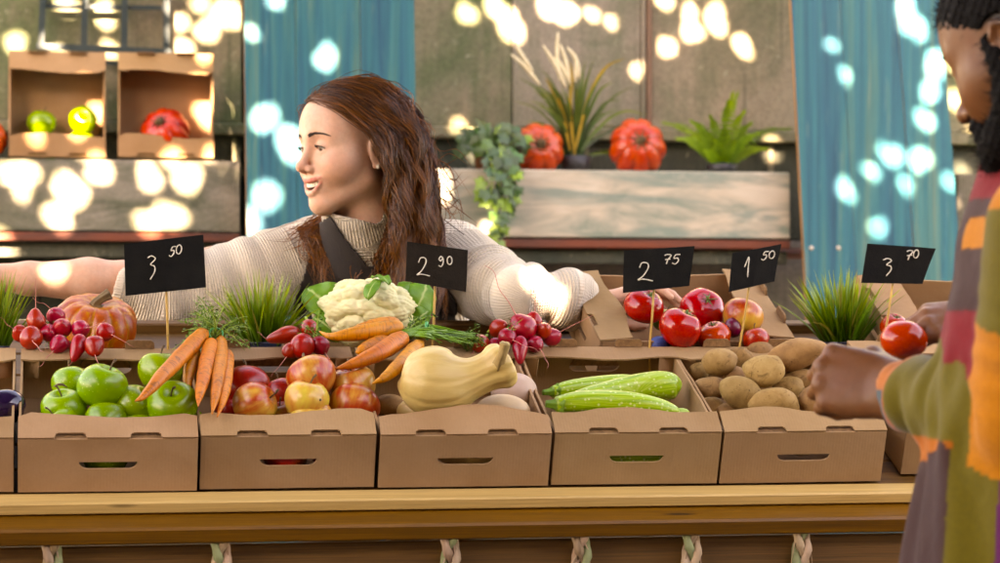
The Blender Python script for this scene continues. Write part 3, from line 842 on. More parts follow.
# potatoes
def potato_mesh(seed, lx, ly):
    rs = np.random.RandomState(seed)
    prof = [(math.sin(i / 15 * math.pi) ** .9, math.cos(i / 15 * math.pi)) for i in range(16)]
    prof[0] = (0, 1); prof[-1] = (0, -1)
    V, F = lathe(prof, 24)
    V = wob(V, .10, 1.9, seed); V = wob(V, .02, 6, seed + 50)
    V *= (ly * .9, ly, lx)
    return mesh('potato', V, F, potato_m, True)
pots = [(720, 363, 18, 13, 0, .110), (741, 358, 12, 11, 20, .090), (762, 371, 20.5, 17, -20, .125), (799, 354, 29, 15, -18, .142), (762, 352, 13, 11, 10, .092), (712, 388, 17, 12.5, -8, .080),
        (742, 393, 19, 15.5, 25, .098), (736, 377, 12, 11, 0, .080), (799, 380, 15, 12, -12, .098), (787, 391, 15.5, 11.5, -15, .088), (773, 405, 23, 14, -8, .090), (817, 403, 20.5, 16, 12, .092),
        (826, 379, 13, 14, 0, .090), (832, 359, 13, 12, 0, .092), (714, 408, 13, 12, 0, .060), (731, 413, 16, 12, 10, .058), (699, 373, 9, 10, 60, .072), (846, 402, 14, 12, 0, .065), (840, 379, 14, 12, 30, .068), (768, 388, 14, 12, 30, .07), (735, 440, 20, 14, 5, .040), (770, 442, 20, 14, -10, .042), (805, 441, 20, 14, 10, .041), (838, 436, 18, 14, 10, .041)]  # last low entries are added to darken the inside behind the handle hole
special = {1: 'small potato behind the dark spotted one', 4: 'small potato tucked behind the round central one', 5: 'oval potato against the wall next to the zucchini box', 6: 'egg-shaped potato between the oval one and the broad front one', 8: 'potato lying right under the long knobbly one', 9: 'small potato squeezed behind the broad front one', 12: 'potato between the fist and the long knobbly one', 13: 'potato at the back of its box beside the grass pot', 3: 'long knobbly potato lying across the top of the heap', 2: 'round potato in the centre of the heap below the long one', 11: 'smooth round potato at the front beside the fist', 10: 'broad potato at the front lip of the potato box', 0: 'dark spotted potato at the back corner of the potato box'}
for i, (x, y, rx, ry, ang, w) in enumerate(pots):
    p = PRW(x, y, w); Z = (p - CAM).dot(cf)
    o = put('potato', potato_mesh(i + 3, rx * 1.07 * Z / F_PX, ry * 1.07 * Z / F_PX), None, p)
    ax = cr * math.cos(rad(-ang)) - cu * math.sin(rad(ang)) if False else cr * math.cos(rad(ang)) + cu * math.sin(rad(-ang))
    o.matrix_world = Matrix.Translation(p) @ rot_to(ax, i).to_4x4()
    tag(o, special.get(i, 'brown potato in the heap filling the potato box'), 'potato', 'potatoes in the heap')

# butternut squash
def along(pts, rr, n, ringfn=None, m=40, seed=0, wamp=0):
    P_ = spline(pts, m); R_ = [float(q[0]) for q in spline([(r,) for r in rr], m)]
    V, F = tube(P_, [max(r, .0005) for r in R_], n)
    V = np.array([tuple(v) for v in V])
    if ringfn:
        for i in range(m):
            c = P_[i]
            for k in range(n):
                j = i * n + k; V[j] = c + (V[j] - c) * ringfn(2 * math.pi * k / n, i / (m - 1))
    if wamp: V = wob(V, wamp, 40, seed)
    return V, F
q0 = PRW(431, 381, .142); q0z = (q0 - CAM).dot(cf); s_ = q0z / F_PX
qx, qy, qz = cr, cu, -cf
def qp(px, py, toward=0): return q0 + qx * ((px - 431) * s_) + qy * ((381 - py) * s_) + qz * toward
root = empty('butternut_squash', q0); tag(root, 'large butternut squash with a thick stem lying in its box', 'squash')
pts = [qp(400.5, 377, -.005), qp(403, 378, -.005), qp(412, 379, -.003), qp(431, 381), qp(452, 383, .004), qp(471, 379, .006), qp(488, 372, .006), qp(500, 366, .004), qp(508, 362, .0), qp(511, 360, 0)]
rr = [.001, .028, .050, .0615, .052, .036, .033, .040, .031, .004]
V, F = along([tuple(p - q0) for p in pts], rr, 108, lambda a, t: 1 + (.050 * math.cos(9 * a) * min(1, (t - .5) * 5) if t > .5 else 0) - .034 * abs(math.cos(4.5 * a)) ** 10 * min(1, t * 3), 48, 3, .0012)
put('rind', mesh('rind', V, F, squash_m), root)
stp = [qp(499, 364, .034), qp(500.5, 358, .046), qp(503.5, 350, .052), qp(505, 342, .056)]
V, F = along([tuple(p - q0) for p in stp], [.013, .0085, .0075, .0085], 14, lambda a, t: 1 + .14 * math.cos(5 * a), 14)
put('stem', mesh('stem', V, F, simple('squash_stem', (.46, .32, .15), (.26, .17, .07), 30, .8, .5, 60)), root)
def lump(name, px, py, rx, ry, w, mat, label, cat, seed, group=None, ax=None):
    p = PRW(px, py, w); Z = (p - CAM).dot(cf)
    prof = [(math.sin(i / 17 * math.pi) ** .9, math.cos(i / 17 * math.pi)) for i in range(18)]
    prof[0] = (0, 1); prof[-1] = (0, -1)
    V, F = lathe(prof, 30, lambda a, k: 1 + .02 * math.cos(8 * a)); V = wob(V, .05, 1.6, seed)
    V *= (ry * Z / F_PX, ry * Z / F_PX, rx * Z / F_PX)
    o = put(name, mesh(name, V, F, mat), None, p, rot_to(ax or cr, seed)); tag(o, label, cat, group); return o
lump('winter_squash', 424, 412, 26, 16, .07, squash_m, 'pale squash under the butternut squash behind the front lip', 'squash', 4)
lump('winter_squash', 500, 414, 30, 20, .07, simple('buff_squash', (.62, .45, .29), (.52, .34, .18), 10, .5, .2, 30), 'buff squash below the butternut neck', 'squash', 5)
lump('winter_squash', 515, 392, 20, 23, .075, mauve_m, 'mauve tinted squash in the corner beside the zucchini box', 'squash', 6, None, cu)
lump('winter_squash', 466, 446, 34, 22, .048, squash_m, 'pale squash showing through the handle hole of its box', 'squash', 12)  # added inside so that less light reaches the handle hole
lump('winter_squash', 391, 407, 16, 13, .055, potato_m, 'small brown tuber in the corner of the squash box', 'tuber', 7)

# zucchini
def zuke(pts, rr, label, seed, name='zucchini'):
    p0 = Vector(pts[0]); p1 = Vector(pts[-1])
    R_ = rot_to(p1 - p0); Ri = R_.transposed()
    L = [tuple(Ri @ (Vector(p) - p0)) for p in pts]
    root = empty(name, p0, R_); tag(root, label, 'zucchini', 'zucchini in the box')
    V, F = along(L, rr, 28, lambda a, t: 1 + .03 * math.cos(6 * a) * (1 - .6 * t), 36, seed, .0006)
    put('rind', mesh('rind', V, F, zucchini_m), root)
    V, F = along([(0, 0, -.018), (0, 0, -.008), (0, 0, .004), (0, 0, .012)], [rr[0] * .45, rr[0] * .55, rr[0] * .9, rr[1] * .86], 20, lambda a, t: 1 + .16 * math.cos(5 * a), 12)
    put('stalk', mesh('stalk', V, F, zgreen), root)
    return root
def zp(px, py, w): return PRW(px, py, w)
zuke([zp(567, 402, .085), zp(590, 396, .088), zp(630, 388, .090), zp(660, 386, .092), zp(676, 387, .092), zp(681, 388, .092)], [.012, .0175, .0225, .0265, .020, .003], 'thickest pale zucchini lying slanted across the back', 1)
zuke([zp(556, 405, .108), zp(580, 403, .110), zp(615, 403, .110), zp(650, 407, .108), zp(672, 411, .100), zp(680, 414, .095)], [.013, .0195, .021, .019, .012, .002], 'long zucchini with a green stalk lying in front', 2)
zuke([zp(575, 425, .075), zp(600, 420, .080), zp(640, 418, .085), zp(670, 415, .088), zp(685, 413, .090), zp(690, 412.5, .09)], [.008, .012, .013, .011, .007, .001], 'thin zucchini just over the front lip of its box', 3)
zuke([zp(552, 392, .070), zp(570, 389, .07), zp(600, 386, .07), zp(630, 384, .07), zp(650, 383, .07)], [.010, .016, .018, .016, .003], 'darker zucchini half hidden behind the others', 4)
zuke([rack(3 * PITCHX + .03, .045, .03), rack(3 * PITCHX + .10, .043, .032), rack(3 * PITCHX + .18, .043, .032), rack(3 * PITCHX + .26, .047, .03), rack(3 * PITCHX + .27, .048, .03)], [.012, .024, .026, .018, .002], 'zucchini at the bottom showing through the handle hole', 5)  # added low behind the front panel to dim the handle hole
p = PRW(8, 409, .075)
V, F = along([(-.11, 0, 0), (-.09, 0, 0), (-.05, 0, 0), (-.0, 0, .004), (.022, 0, .006), (.03, 0, .006)], [.004, .018, .026, .030, .020, .001], 26, None, 30)
eg = put('eggplant', mesh('eggplant', V, F, egg_m), None, p, Matrix.Rotation(rad(-8), 3, 'Z')); tag(eg, 'glossy dark purple eggplant lying in the first box', 'eggplant')

# carrots
def carrot(root, pts, rr, seed):
    p0 = Vector(pts[0]); R_ = rot_to(Vector(pts[-1]) - p0); Ri = R_.transposed()
    V, F = along([tuple(Ri @ (Vector(p) - p0)) for p in pts], rr, 18, lambda a, t: 1 + .03 * math.sin(3 * a + 40 * t), 40, seed, .0007)
    Mi = root.matrix_world.inverted()
    o = put('carrot', mesh('carrot', V, F, carrot_m), root); o.matrix_local = Mi @ Matrix.Translation(p0) @ R_.to_4x4()
    return o
tops_m = simple('carrot_tops', (.10, .20, .025), (.045, .10, .015), 60, .6, vary=.2)
tops_p = simple('carrot_top_stems', (.30, .42, .09), (.16, .28, .05), 40, .5)
rubber_m = simple('green_rubber_band', (.03, .35, .12), (.02, .25, .08), 20, .4)
def fluff(root, base, dirs, n, length, seed, droop=.3, spread=.5, mat=None):
    "feathery tops: thin stalks with leaflets"
    rs = np.random.RandomState(seed); mb = MB(); st = MB()
    for i in range(n):
        d = np.array(dirs) + rs.normal(size=3) * spread; d /= np.linalg.norm(d)
        p = np.array(base) + rs.normal(size=3) * .004; L = length * rs.uniform(.6, 1.1); pts = []
        for k in range(7):
            pts.append(p.copy()); p = p + d * L / 6; d = d + np.array((0, 0, -droop / 6)) + rs.normal(size=3) * .06; d /= np.linalg.norm(d)
        st.tube(pts, [.0014, .0013, .0012, .001, .0008, .0006, .0004], 5)
        for k in range(22):
            t = rs.uniform(.35, 1); q = pts[min(6, int(t * 6))] + rs.normal(size=3) * .003
            a = rs.normal(size=3); a /= np.linalg.norm(a); b = np.cross(a, rs.normal(size=3)); b /= np.linalg.norm(b)
            l = rs.uniform(.004, .010)
            mb.add([q, q + a * l * .5 + b * l * .22, q + a * l, q + a * l * .5 - b * l * .22], [(0, 1, 2, 3)])
    l0 = root.matrix_world.translation
    o = st.build('stalks', mat or tops_p, root, True); o['kind'] = 'stuff'
    o = mb.build('feathery_leaves', tops_m, root); o['kind'] = 'stuff'
b0 = PRW(214, 338, .135)
cb = empty('carrot_bunch', b0); tag(cb, 'bunch of five carrots hanging between the two apple boxes', 'carrots')
def cp(px, py, w): return PRW(px, py, w)
carrot(cb, [cp(205, 332, .150), cp(201, 336, .150), cp(185, 352, .155), cp(160, 378, .160), cp(143, 396, .150), cp(135, 401, .148)], [.006, .0135, .0145, .0115, .006, .0012], 1)
carrot(cb, [cp(196, 350, .130), cp(193, 358, .132), cp(189, 375, .132), cp(187, 388, .130), cp(187, 394, .128)], [.006, .0115, .010, .006, .001], 2)
carrot(cb, [cp(212, 341, .142), cp(210, 348, .145), cp(205, 370, .148), cp(200, 392, .142), cp(198, 407, .136)], [.006, .0135, .0125, .0085, .001], 3)
carrot(cb, [cp(221, 338, .140), cp(221, 346, .142), cp(219, 370, .145), cp(216, 395, .138), cp(212, 414, .130)], [.006, .0120, .0115, .0085, .001], 4)
carrot(cb, [cp(229, 352, .132), cp(229, 360, .134), cp(227, 380, .136), cp(223, 400, .132), cp(217, 417, .122)], [.005, .0095, .0095, .007, .001], 5)
fluff(cb, tuple(cp(216, 334, .145) - b0), (-.5, .35, .35), 26, .085, 1, 1.0, .55)
fluff(cb, tuple(cp(216, 336, .145) - b0), (.25, .5, .2), 18, .08, 2, .8, .4)
V, F = tube([tuple((cp(216, 334, .150) - b0) + Vector((.012 * math.cos(a), .004 * math.sin(a), .010 * math.sin(a)))) for a in np.linspace(0, 6.28, 18)], .0018, 6, False)
put('rubber_band', mesh('rubber_band', V, F, rubber_m), cb)
b1 = PRW(410, 336, .150)
cb = empty('carrot_bunch', b1); tag(cb, 'bunch of carrots with a green band in front of the cauliflower', 'carrots')
carrot(cb, [cp(402, 328, .150), cp(396, 328, .152), cp(375, 331, .155), cp(350, 335, .155), cp(330, 336, .152), cp(319, 331, .150)], [.006, .0140, .0150, .0120, .006, .001], 11)
carrot(cb, [cp(388, 339, .140), cp(382, 341, .142), cp(372, 345, .142), cp(362, 350, .142), cp(356, 352, .14)], [.006, .0125, .0125, .010, .002], 12)
carrot(cb, [cp(406, 337, .152), cp(400, 340, .155), cp(380, 352, .158), cp(356, 363, .152), cp(334, 369, .145)], [.006, .0150, .0150, .010, .0012], 13)
carrot(cb, [cp(421, 343, .140), cp(415, 348, .145), cp(400, 364, .152), cp(386, 377, .148), cp(372, 384, .142)], [.005, .0125, .0125, .009, .0012], 14)
carrot(cb, [cp(398, 322, .135), cp(390, 323, .136), cp(370, 327, .138), cp(345, 332, .138)], [.006, .012, .012, .002], 15)
rs = np.random.RandomState(5); mb = MB()
for i in range(46):
    a = np.array(cp(404 + rs.uniform(-3, 8), 334 + rs.uniform(-4, 5), .150)); m_ = np.array(cp(427, 330 + rs.uniform(-5, 8), .150 + rs.uniform(-.01, .012))); e = np.array(cp(452 + rs.uniform(-14, 24), 339 + rs.uniform(-9, 6), .125 + rs.uniform(-.01, .02)))
    pts = spline([a, m_, e], 8)
    mb.tube([q - np.array(b1) for q in pts], [.0030, .0027, .0024, .0021, .0019, .0016, .0013, .0008], 6)
o = mb.build('stalks', simple('carrot_stalks', (.13, .26, .035), (.06, .15, .02), 50, .45, vary=.1), cb, True); o['kind'] = 'stuff'
fluff(cb, tuple(cp(462, 338, .125) - b1), (.8, .1, -.05), 16, .05, 8, .5, .5)
fluff(cb, tuple(cp(408, 330, .135) - b1), (.5, .5, .3), 8, .05, 9, .9, .4)
V, F = tube([tuple((cp(427, 331, .150) - b1) + Vector((.004 * math.cos(a), .012 * math.cos(a), .015 * math.sin(a)))) for a in np.linspace(0, 6.28, 20)], .0024, 6, False)
put('rubber_band', mesh('rubber_band', V, F, rubber_m), cb)

# radishes
def radish_me(seed, long=False):
    prof = []
    for i in range(19):
        t = i / 18 * math.pi
        r = math.sin(t); z = math.cos(t)
        if long: r *= (1 - .18 * (1 - (z + 1) / 2)); z *= 1.5
        if z < -.75: z -= .8 * (-.75 - z)
        prof.append((max(r, 0), z))
    prof[0] = (0, prof[0][1]); prof[-1] = (0, prof[-1][1])
    V, F = lathe(prof, 22); V = wob(V, .05, 2.2, seed)
    return mesh('radish', V, F, radish_m)
rad_me = [radish_me(i) for i in range(4)] + [radish_me(9, True)]
def radishes(name, label, items, w, leafdir, seed):
    ps = [PRW(x, y, w + dw) for x, y, r, dw, tail, ln in items]
    c = sum(ps, Vector()) / len(ps)
    root = empty(name, c); tag(root, label, 'radishes')
    rs = random.Random(seed)
    for i, ((x, y, r, dw, tail, ln), p) in enumerate(zip(items, ps)):
        Z = (p - CAM).dot(cf); R = r * Z / F_PX
        tdir = (cr * tail[0] + cu * tail[1] - cf * tail[2]).normalized()
        o = put('radish', rad_me[4 if ln else i % 4], root, p - c, rot_to(-tdir, i * 1.3), R)
        tl = rs.uniform(2.2, 4.2) if len(tail) < 4 else tail[3]
        a, b = rs.uniform(-.7, .7), rs.uniform(-.7, .7)
        z0 = 1.6 if ln else 1.1
        a *= 1.6; b *= 1.6
        V, F = tube([tuple(q) for q in spline([(0, 0, -z0 + .3), (0, 0, -z0 - .05), (.08 * a, .1 * b, -z0 - .25 * tl), (.45 * a, .3 * b, -z0 - .5 * tl), (.6 * a, .9 * b, -z0 - .75 * tl), (1.2 * a, 1.0 * b, -z0 - tl * .9)], 14)], list(np.interp(np.linspace(0, 1, 14), [0, .12, .3, .6, 1], [.20, .09, .042, .030, .014])), 7)
        put('root_tail', mesh('root_tail', V, F, tail_m), o)
        V, F = tube([(0, 0, .9), (.05, 0, 1.15), (.1 * a, 0, 1.5)], [.22, .16, .12], 7)
        put('stalk_stub', mesh('stalk_stub', V, F, tops_p), o)
    fluff(root, leafdir, (0, .8, .1), 12, .05, seed, .8, .6)
    return root
L_ = False
radishes('radish_bunch', 'bunch of red radishes with pale root tails in front of the mottled pumpkin', [
    (20, 334, 8.5, 0, (-.3, .3, .5), L_), (36, 321, 10, .022, (0, 1, .1, 3.6), L_), (31, 338, 11.5, .006, (.3, -.2, 1), L_), (56, 316, 9.5, .02, (-.2, .5, .8), L_), (63, 328, 9.5, .014, (.1, .5, .9), L_),
    (59, 344, 9.5, .0, (-.3, -.5, .8), L_), (49, 333, 9, .004, (.3, .2, 1), L_), (78, 346, 8.5, .006, (-.2, -.9, .5, 1.6), True), (81, 329, 9.5, .014, (.7, .1, .9), L_), (94, 346, 10.5, .01, (.2, -.7, .8, 2.5), L_), (105.5, 332, 9, .012, (.8, -.3, .8, 4), L_)],
    .110, (-.02, .01, -.005), 1)
radishes('radish_bunch', 'small radish bunch with long tails above the mixed apples', [
    (286, 335, 9.5, .012, (-.95, -.25, .2, 1.3), True), (309, 328, 9, .025, (.3, -.9, .5, 4.5), L_), (302, 346, 12.5, .010, (.1, -.6, .8, 3), L_), (320, 345, 10, .008, (.5, -.7, .6, 4.2), L_), (291, 351, 8.5, .002, (-.4, -.6, .7, 4), L_)],
    .110, (.03, .0, .0), 2)
radishes('radish_bunch', 'large radish bunch with curling tails behind the butternut stem', [
    (480, 344, 9.5, .0, (-.5, -.6, .5), L_), (498, 328, 9.5, .014, (.7, .3, .6, 3), L_), (523, 328, 13.5, .022, (-.5, .9, .2, 4.6), L_), (507, 337, 9.5, .018, (.6, -.3, .9, 4), L_), (534, 322, 9, .02, (.1, 1, .3, 4.5), L_), (543, 331, 9.5, .016, (.3, .4, .8, 4), L_),
    (551, 337, 9.5, .004, (.9, .5, .4, 4.5), L_), (535, 344, 8.5, .004, (.5, -.5, .8, 4), L_), (520, 348, 8.5, .006, (0, -.9, .5, 2.0), True), (495, 345, 7.5, .0, (-.4, -.4, .8), L_)],
    .110, (-.03, .005, .0), 3)

# cauliflower
def cauliflower():
    c = PY(366, 313, 4.565); S = (c - CAM).dot(cf) / F_PX
    root = empty('cauliflower', c); tag(root, 'creamy white cauliflower head with green leaves behind the carrots', 'cauliflower')
    rs = np.random.RandomState(3)
    n1, n2 = 85, 1300
    def dirs(n):
        d = rs.normal(size=(n, 3)); d /= np.linalg.norm(d, axis=1)[:, None]; return d
    def fib(n):
        i = np.arange(n) + .5; ph = np.arccos(1 - 2 * i / n); th = math.pi * (1 + 5 ** .5) * i
        return np.stack([np.cos(th) * np.sin(ph), np.sin(th) * np.sin(ph), np.cos(ph)], 1)
    A = fib(n1) + rs.normal(size=(n1, 3)) * .10; A /= np.linalg.norm(A, axis=1)[:, None]
    B = fib(n2) + rs.normal(size=(n2, 3)) * .03; B /= np.linalg.norm(B, axis=1)[:, None]
    bm = bmesh.new(); bmesh.ops.create_uvsphere(bm, u_segments=240, v_segments=160, radius=1)
    bm.verts.index_update()
    V = np.array([v.co[:] for v in bm.verts]); F = [[v.index for v in f.verts] for f in bm.faces]; bm.free()
    dA = np.max(V @ A.T, 1); dB = np.max(V @ B.T, 1)
    aA = np.arccos(np.clip(dA, -1, 1)); aB = np.arccos(np.clip(dB, -1, 1))
    hA = np.sqrt(np.clip(1 - (aA / .275) ** 2, 0, 1)); hB = np.sqrt(np.clip(1 - (aB / .062) ** 2, 0, 1))
    V = V * (.84 + .15 * hA + .024 * hB)[:, None]
    V *= (54 * S, .078, 36 * S)
    m = NT('cauliflower_curd', rough=.7, spec=.25, sss=.12, ssss=.01)
    m.set('col', m.ramp(m.noise(m.co(), 40, 4), [(.3, (.72, .66, .37)), (.7, (.80, .75, .48))]))
    put('curd', mesh('curd', V, F, m.m), root)
    lm = NT('cauliflower_leaf', rough=.5, spec=.4)
    at = lm.attr('rib')
    lm.set('col', lm.mix(lm.ramp(at, [(.0, .8), (.10, 0)]), lm.ramp(lm.noise(lm.co(), 25, 4), [(.3, (.07, .20, .02)), (.7, (.15, .31, .05))]), (.50, .58, .24)))
    lm.set('normal', lm.bump(lm.noise(lm.co(), 60, 4), .4, .004))
    def leaf(base, tip, wid, bendv, seed):
        base, tip = np.array(base), np.array(tip); n, m_ = 14, 9
        ax = tip - base; L = np.linalg.norm(ax); ax /= L
        up = np.array(bendv, float); sd = np.cross(ax, up); sd /= np.linalg.norm(sd); up = np.cross(sd, ax)
        V, F, rib = [], [], []
        for i in range(n):
            t = i / (n - 1)
            c_ = base + ax * L * t + up * (.28 * L * math.sin(t * math.pi * .8))
            w = wid * (.25 + .75 * math.sin(min(1, t * 1.15) * math.pi * .62)) * (1 if t < .85 else math.sqrt(max(0.02, (1 - t) / .15)))
            for k in range(m_):
                s = k / (m_ - 1) * 2 - 1
                rp_ = .22 * wid * math.sin(t * 15 + seed + (2 if s > 0 else 0)) * abs(s) ** 1.5
                V.append(c_ + sd * w * s + up * (.22 * wid * s * s * (1 if seed % 2 else -.6) + rp_)); rib.append(min(abs(s), abs(math.sin((t * 7 + abs(s) * 2.2) * math.pi)) * .35 + .08))
        for i in range(n - 1):
            for k in range(m_ - 1): F.append((i * m_ + k, i * m_ + k + 1, (i + 1) * m_ + k + 1, (i + 1) * m_ + k))
        me = mesh('leaf', V, F, lm.m, True, {'rib': np.array(rib)})
        o = put('leaf', me, root)
        md = o.modifiers.new('thick', 'SOLIDIFY'); md.thickness = .0016
    def lp(px, py, dy=0): return tuple(PY(px, py, 4.565 + dy) - c)
    leaf(lp(345, 335, -.01), lp(306, 292, .02), .034, (-.3, -.6, .7), 1)
    leaf(lp(350, 338, .02), lp(322, 288, .05), .03, (-.3, -.6, .7), 3)
    leaf(lp(340, 340, -.02), lp(312, 318, -.03), .024, (-.2, -.9, .4), 2)
    leaf(lp(398, 336, .0), lp(424, 284, .01), .030, (.4, -.8, .5), 4)
    leaf(lp(395, 330, .03), lp(412, 286, .05), .03, (.2, -.8, .5), 1)
    leaf(lp(384, 279, -.030), lp(368, 304, -.078), .013, (-.5, -1, .5), 2)
    leaf(lp(372, 278, -.025), lp(388, 289, -.066), .011, (.3, -.6, .8), 5)
    leaf(lp(402, 330, -.02), lp(428, 312, -.02), .018, (.2, -.9, .3), 3)
cauliflower()

# pumpkins
def pumpkin_mesh(name, rx, rz, ribs, depth, mat, seed, dim=.30):
    n = ribs * 8; prof = []
    for i in range(27):
        t = i / 26 * math.pi; r = math.sin(t) ** .8; z = math.cos(t)
        z -= dim * math.exp(-(r / .34) ** 2) * (1 if t < 1.4 else -.6)
        prof.append((max(r, 0), z))
    prof[0] = (0, prof[0][1]); prof[-1] = (0, prof[-1][1])
    gv = []
    def fn(a, k):
        g = abs(math.sin(ribs * a / 2)) ** .55
        return 1 - depth * (1 - g) * (.35 + .65 * math.sin(min(k, 1 - k) * math.pi) ** .5)
    V, F = lathe(prof, n, fn)
    ang = np.arctan2(V[:, 1], V[:, 0]); gr_ = 1 - np.abs(np.sin(ribs * ang / 2)) ** .55
    V = wob(V, .03, 2.0, seed) * (rx, rx, rz)
    return mesh(name, V, F, mat, True, {'groove': gr_})
def pumpkin(label, p, rx, rz, ribs, mat, axis, seed, stem_h, spin=0, group=None, name='pumpkin', star=False):
    root = empty(name, p, rot_to(axis, spin)); tag(root, label, 'pumpkin', group)
    put('rind', pumpkin_mesh('rind', rx, rz, ribs, .13, mat, seed, .14 if star else .30), root)
    sm = simple('pumpkin_stem', (.20, .13, .06), (.07, .05, .03), 40, .85, .6, 60)
    zs = rz * (.84 if star else .62)
    pts = [(0, 0, zs), (0, 0, zs + stem_h * .35), (stem_h * .3, 0, zs + stem_h * .7), (stem_h * .75, .1 * stem_h, zs + stem_h)]
    V, F = along(pts, [rx * .22, rx * .11, rx * .10, rx * .13], 20, lambda a, t: 1 + .2 * math.cos(5 * a), 16)
    st = put('stem', mesh('stem', V, F, sm), root)
    if star:
        mb = MB()
        for k in range(8):
            a = k * .785 + seed
            d = Vector((math.cos(a), math.sin(a), 0)); e = Vector((-d.y, d.x, 0))
            mb.add([d * rx * .04 + e * rx * .05 + Vector((0, 0, zs + .006)), d * rx * .46 + Vector((0, 0, zs + rz * .13)), d * rx * .04 - e * rx * .05 + Vector((0, 0, zs + .006)), d * rx * .1 + Vector((0, 0, zs + .012))], [(0, 3, 1), (3, 2, 1), (0, 1, 2)])
        put('calyx', mb.mesh('calyx', sm), root)
    return root
pumpkin('mottled orange pumpkin with curled stem beside the sign reading 3 50', PY(94, 326, 4.60), .078, .055, 11, mottled_m, (.1, -.35, .93), 2, .030, -.3)
G = 'red pumpkins on the wall shelves'
zs_ = wz(169.5, 500, YS)
pumpkin('red ribbed pumpkin between the ivy and the spiky plant', PY(536.5, 150, YS + .11), 0.080, .066, 9, red_pumpkin_m, (.0, -.96, .24), 3, .014, 0, G, star=True)
pumpkin('red ribbed pumpkin between the spiky plant and the fern', PY(638, 148, YS + .11), 0.086, .074, 9, red_pumpkin_m, (-.12, -.95, .26), 5, .014, .2, G, star=True)
pumpkin('ribbed red squash inside the cardboard box on the wall shelf', PY(165, 131, YS + .122), .070, .052, 9, red_pumpkin_m, (-.35, -.72, .45), 7, .012, 0, G, star=True)
pumpkin('red pumpkin at the end of the corrugated shelf beside the apple box', PY(-17, 139, YS + .11), .066, .060, 9, red_pumpkin_m, (.2, -.6, .75), 8, .014, 0, G)
G = 'green apples in the shelf box'
gl2 = 'green apple inside the cardboard box on the wall shelf'
for i, (x, y, ax) in enumerate([(42, 123, (.1, -.3, .9)), (83, 119.5, (0, -.9, .3)), (30, 145, (.2, .2, .9)), (52, 147, (-.4, 0, .9)), (82, 144, (.2, -.2, .9))]):
    apple(x, y, 14.5, 0, ax, gl2, 'g', G, i, .5, PY(x, y, YS + .122 + .006 * (i > 1)))

# tomatoes and apples in the held box
def tomato_mesh(seed):
    prof = []
    for i in range(23):
        t = i / 22 * math.pi; r = math.sin(t) ** .88; z = .80 * math.cos(t)
        z -= .20 * math.exp(-(r / .25) ** 2) * (1 if t < 1.2 else 0)
        prof.append((max(r, 0), z))
    prof[0] = (0, prof[0][1]); prof[-1] = (0, prof[-1][1])
    V, F = lathe(prof, 32, lambda a, k: 1 + .035 * math.cos(5 * a + seed) * (1 - k))
    return mesh('tomato', wob(V, .035, 2, seed), F, tomato_m)
tom_me = [tomato_mesh(i) for i in range(3)]
def calyx_mesh():
    mb = MB(); rs = random.Random(3)
    for k in range(6):
        a = k * 1.047 + rs.uniform(-.2, .2); d = Vector((math.cos(a), math.sin(a), 0)); pts = []
        ln = rs.uniform(.34, .5)
        prev = None
        for j in range(5):
            t = j / 4; e = Vector((-d.y, d.x, 0)) * .055 * math.sin(max(.15, 1 - t) * 2.2) * (1 - t * .8)
            c = d * ln * t + Vector((0, 0, .66 + .10 * math.sin(t * 2.6) + .05 * t * rs.uniform(-1, 1.5)))
            q = [c - e, c + e + Vector((0, 0, .012)), c + Vector((0, 0, .03))]
            if prev: mb.add(prev + q, [(0, 3, 5, 2), (2, 5, 4, 1), (1, 4, 3, 0)])
            prev = q
    mb.tube([(0, 0, .6), (.02, 0, .78), (.08, .03, .88)], [.05, .04, .05], 7)
    return mb.mesh('calyx', calyx_m, True)
calyx_me = calyx_mesh()
def tomato(px, py, r, axis, label, seed, at=None, w=.1, group='tomatoes in the gripped box'):
    p = at if at is not None else PRW(px, py, w); Z = (p - CAM).dot(cf); R = r * Z / F_PX * 1.06
    o = put('tomato', tom_me[seed % 3], None, p, rot_to(axis, seed), R); tag(o, label, 'tomato', group)
    put('calyx', calyx_me, o); return o
tomato(645, 307, 19.5, (.25, -.55, .8), 'tomato beside the left lip of the gripped box, just under the sign', 0, w=.125)
tomato(680, 328, 21.5, (.35, -.35, .85), 'glossy tomato at the front of the gripped box, beside the sign stick', 1, w=.125)
tomato(703, 310, 21.5, (.1, -.75, .6), 'tomato with a broad star calyx near the gripping fingers', 2, w=.115)
tomato(714, 336, 16, (-.2, -.3, .9), 'tomato low at the front, below the star calyx tomato', 3, w=.105)
apple(742, 316, 20, .125, (.3, .2, .9), 'yellow and red apple among the tomatoes below the sign 1 50', 'r', 'apples among the tomatoes', 3, .45)
apple(756, 340, 14, .105, (-.2, .1, .95), 'red apple at the right front of the gripped tomato box', 'r', 'apples among the tomatoes', 1, .95)
apple(665, 320, 13, .090, (.2, .1, .9), 'green apple squeezed behind the tomatoes in the gripped box', 'g', 'apples among the tomatoes', 2)
lump('plum', 733, 328, 9, 10, .112, simple('plum_skin', (.17, .008, .03), (.09, .006, .03), 18, .3), 'dark red plum between the tomatoes in the gripped box', 'plum', 8)
lump('plum', 660, 345, 10, 9, .085, simple('blue_plum_skin', (.06, .09, .25), (.03, .05, .15), 18, .5), 'bluish plum at the bottom corner of the gripped box', 'plum', 9)
tomato(894, 327, 14, (.1, -.4, .9), 'pinkish tomato behind the sign stick reading 3 70', 4, w=.10, group='tomatoes by the grass pot')
tomato(913, 326, 13, (-.3, -.2, .9), 'tomato just behind the one held in the hand', 5, w=.09, group='tomatoes by the grass pot')

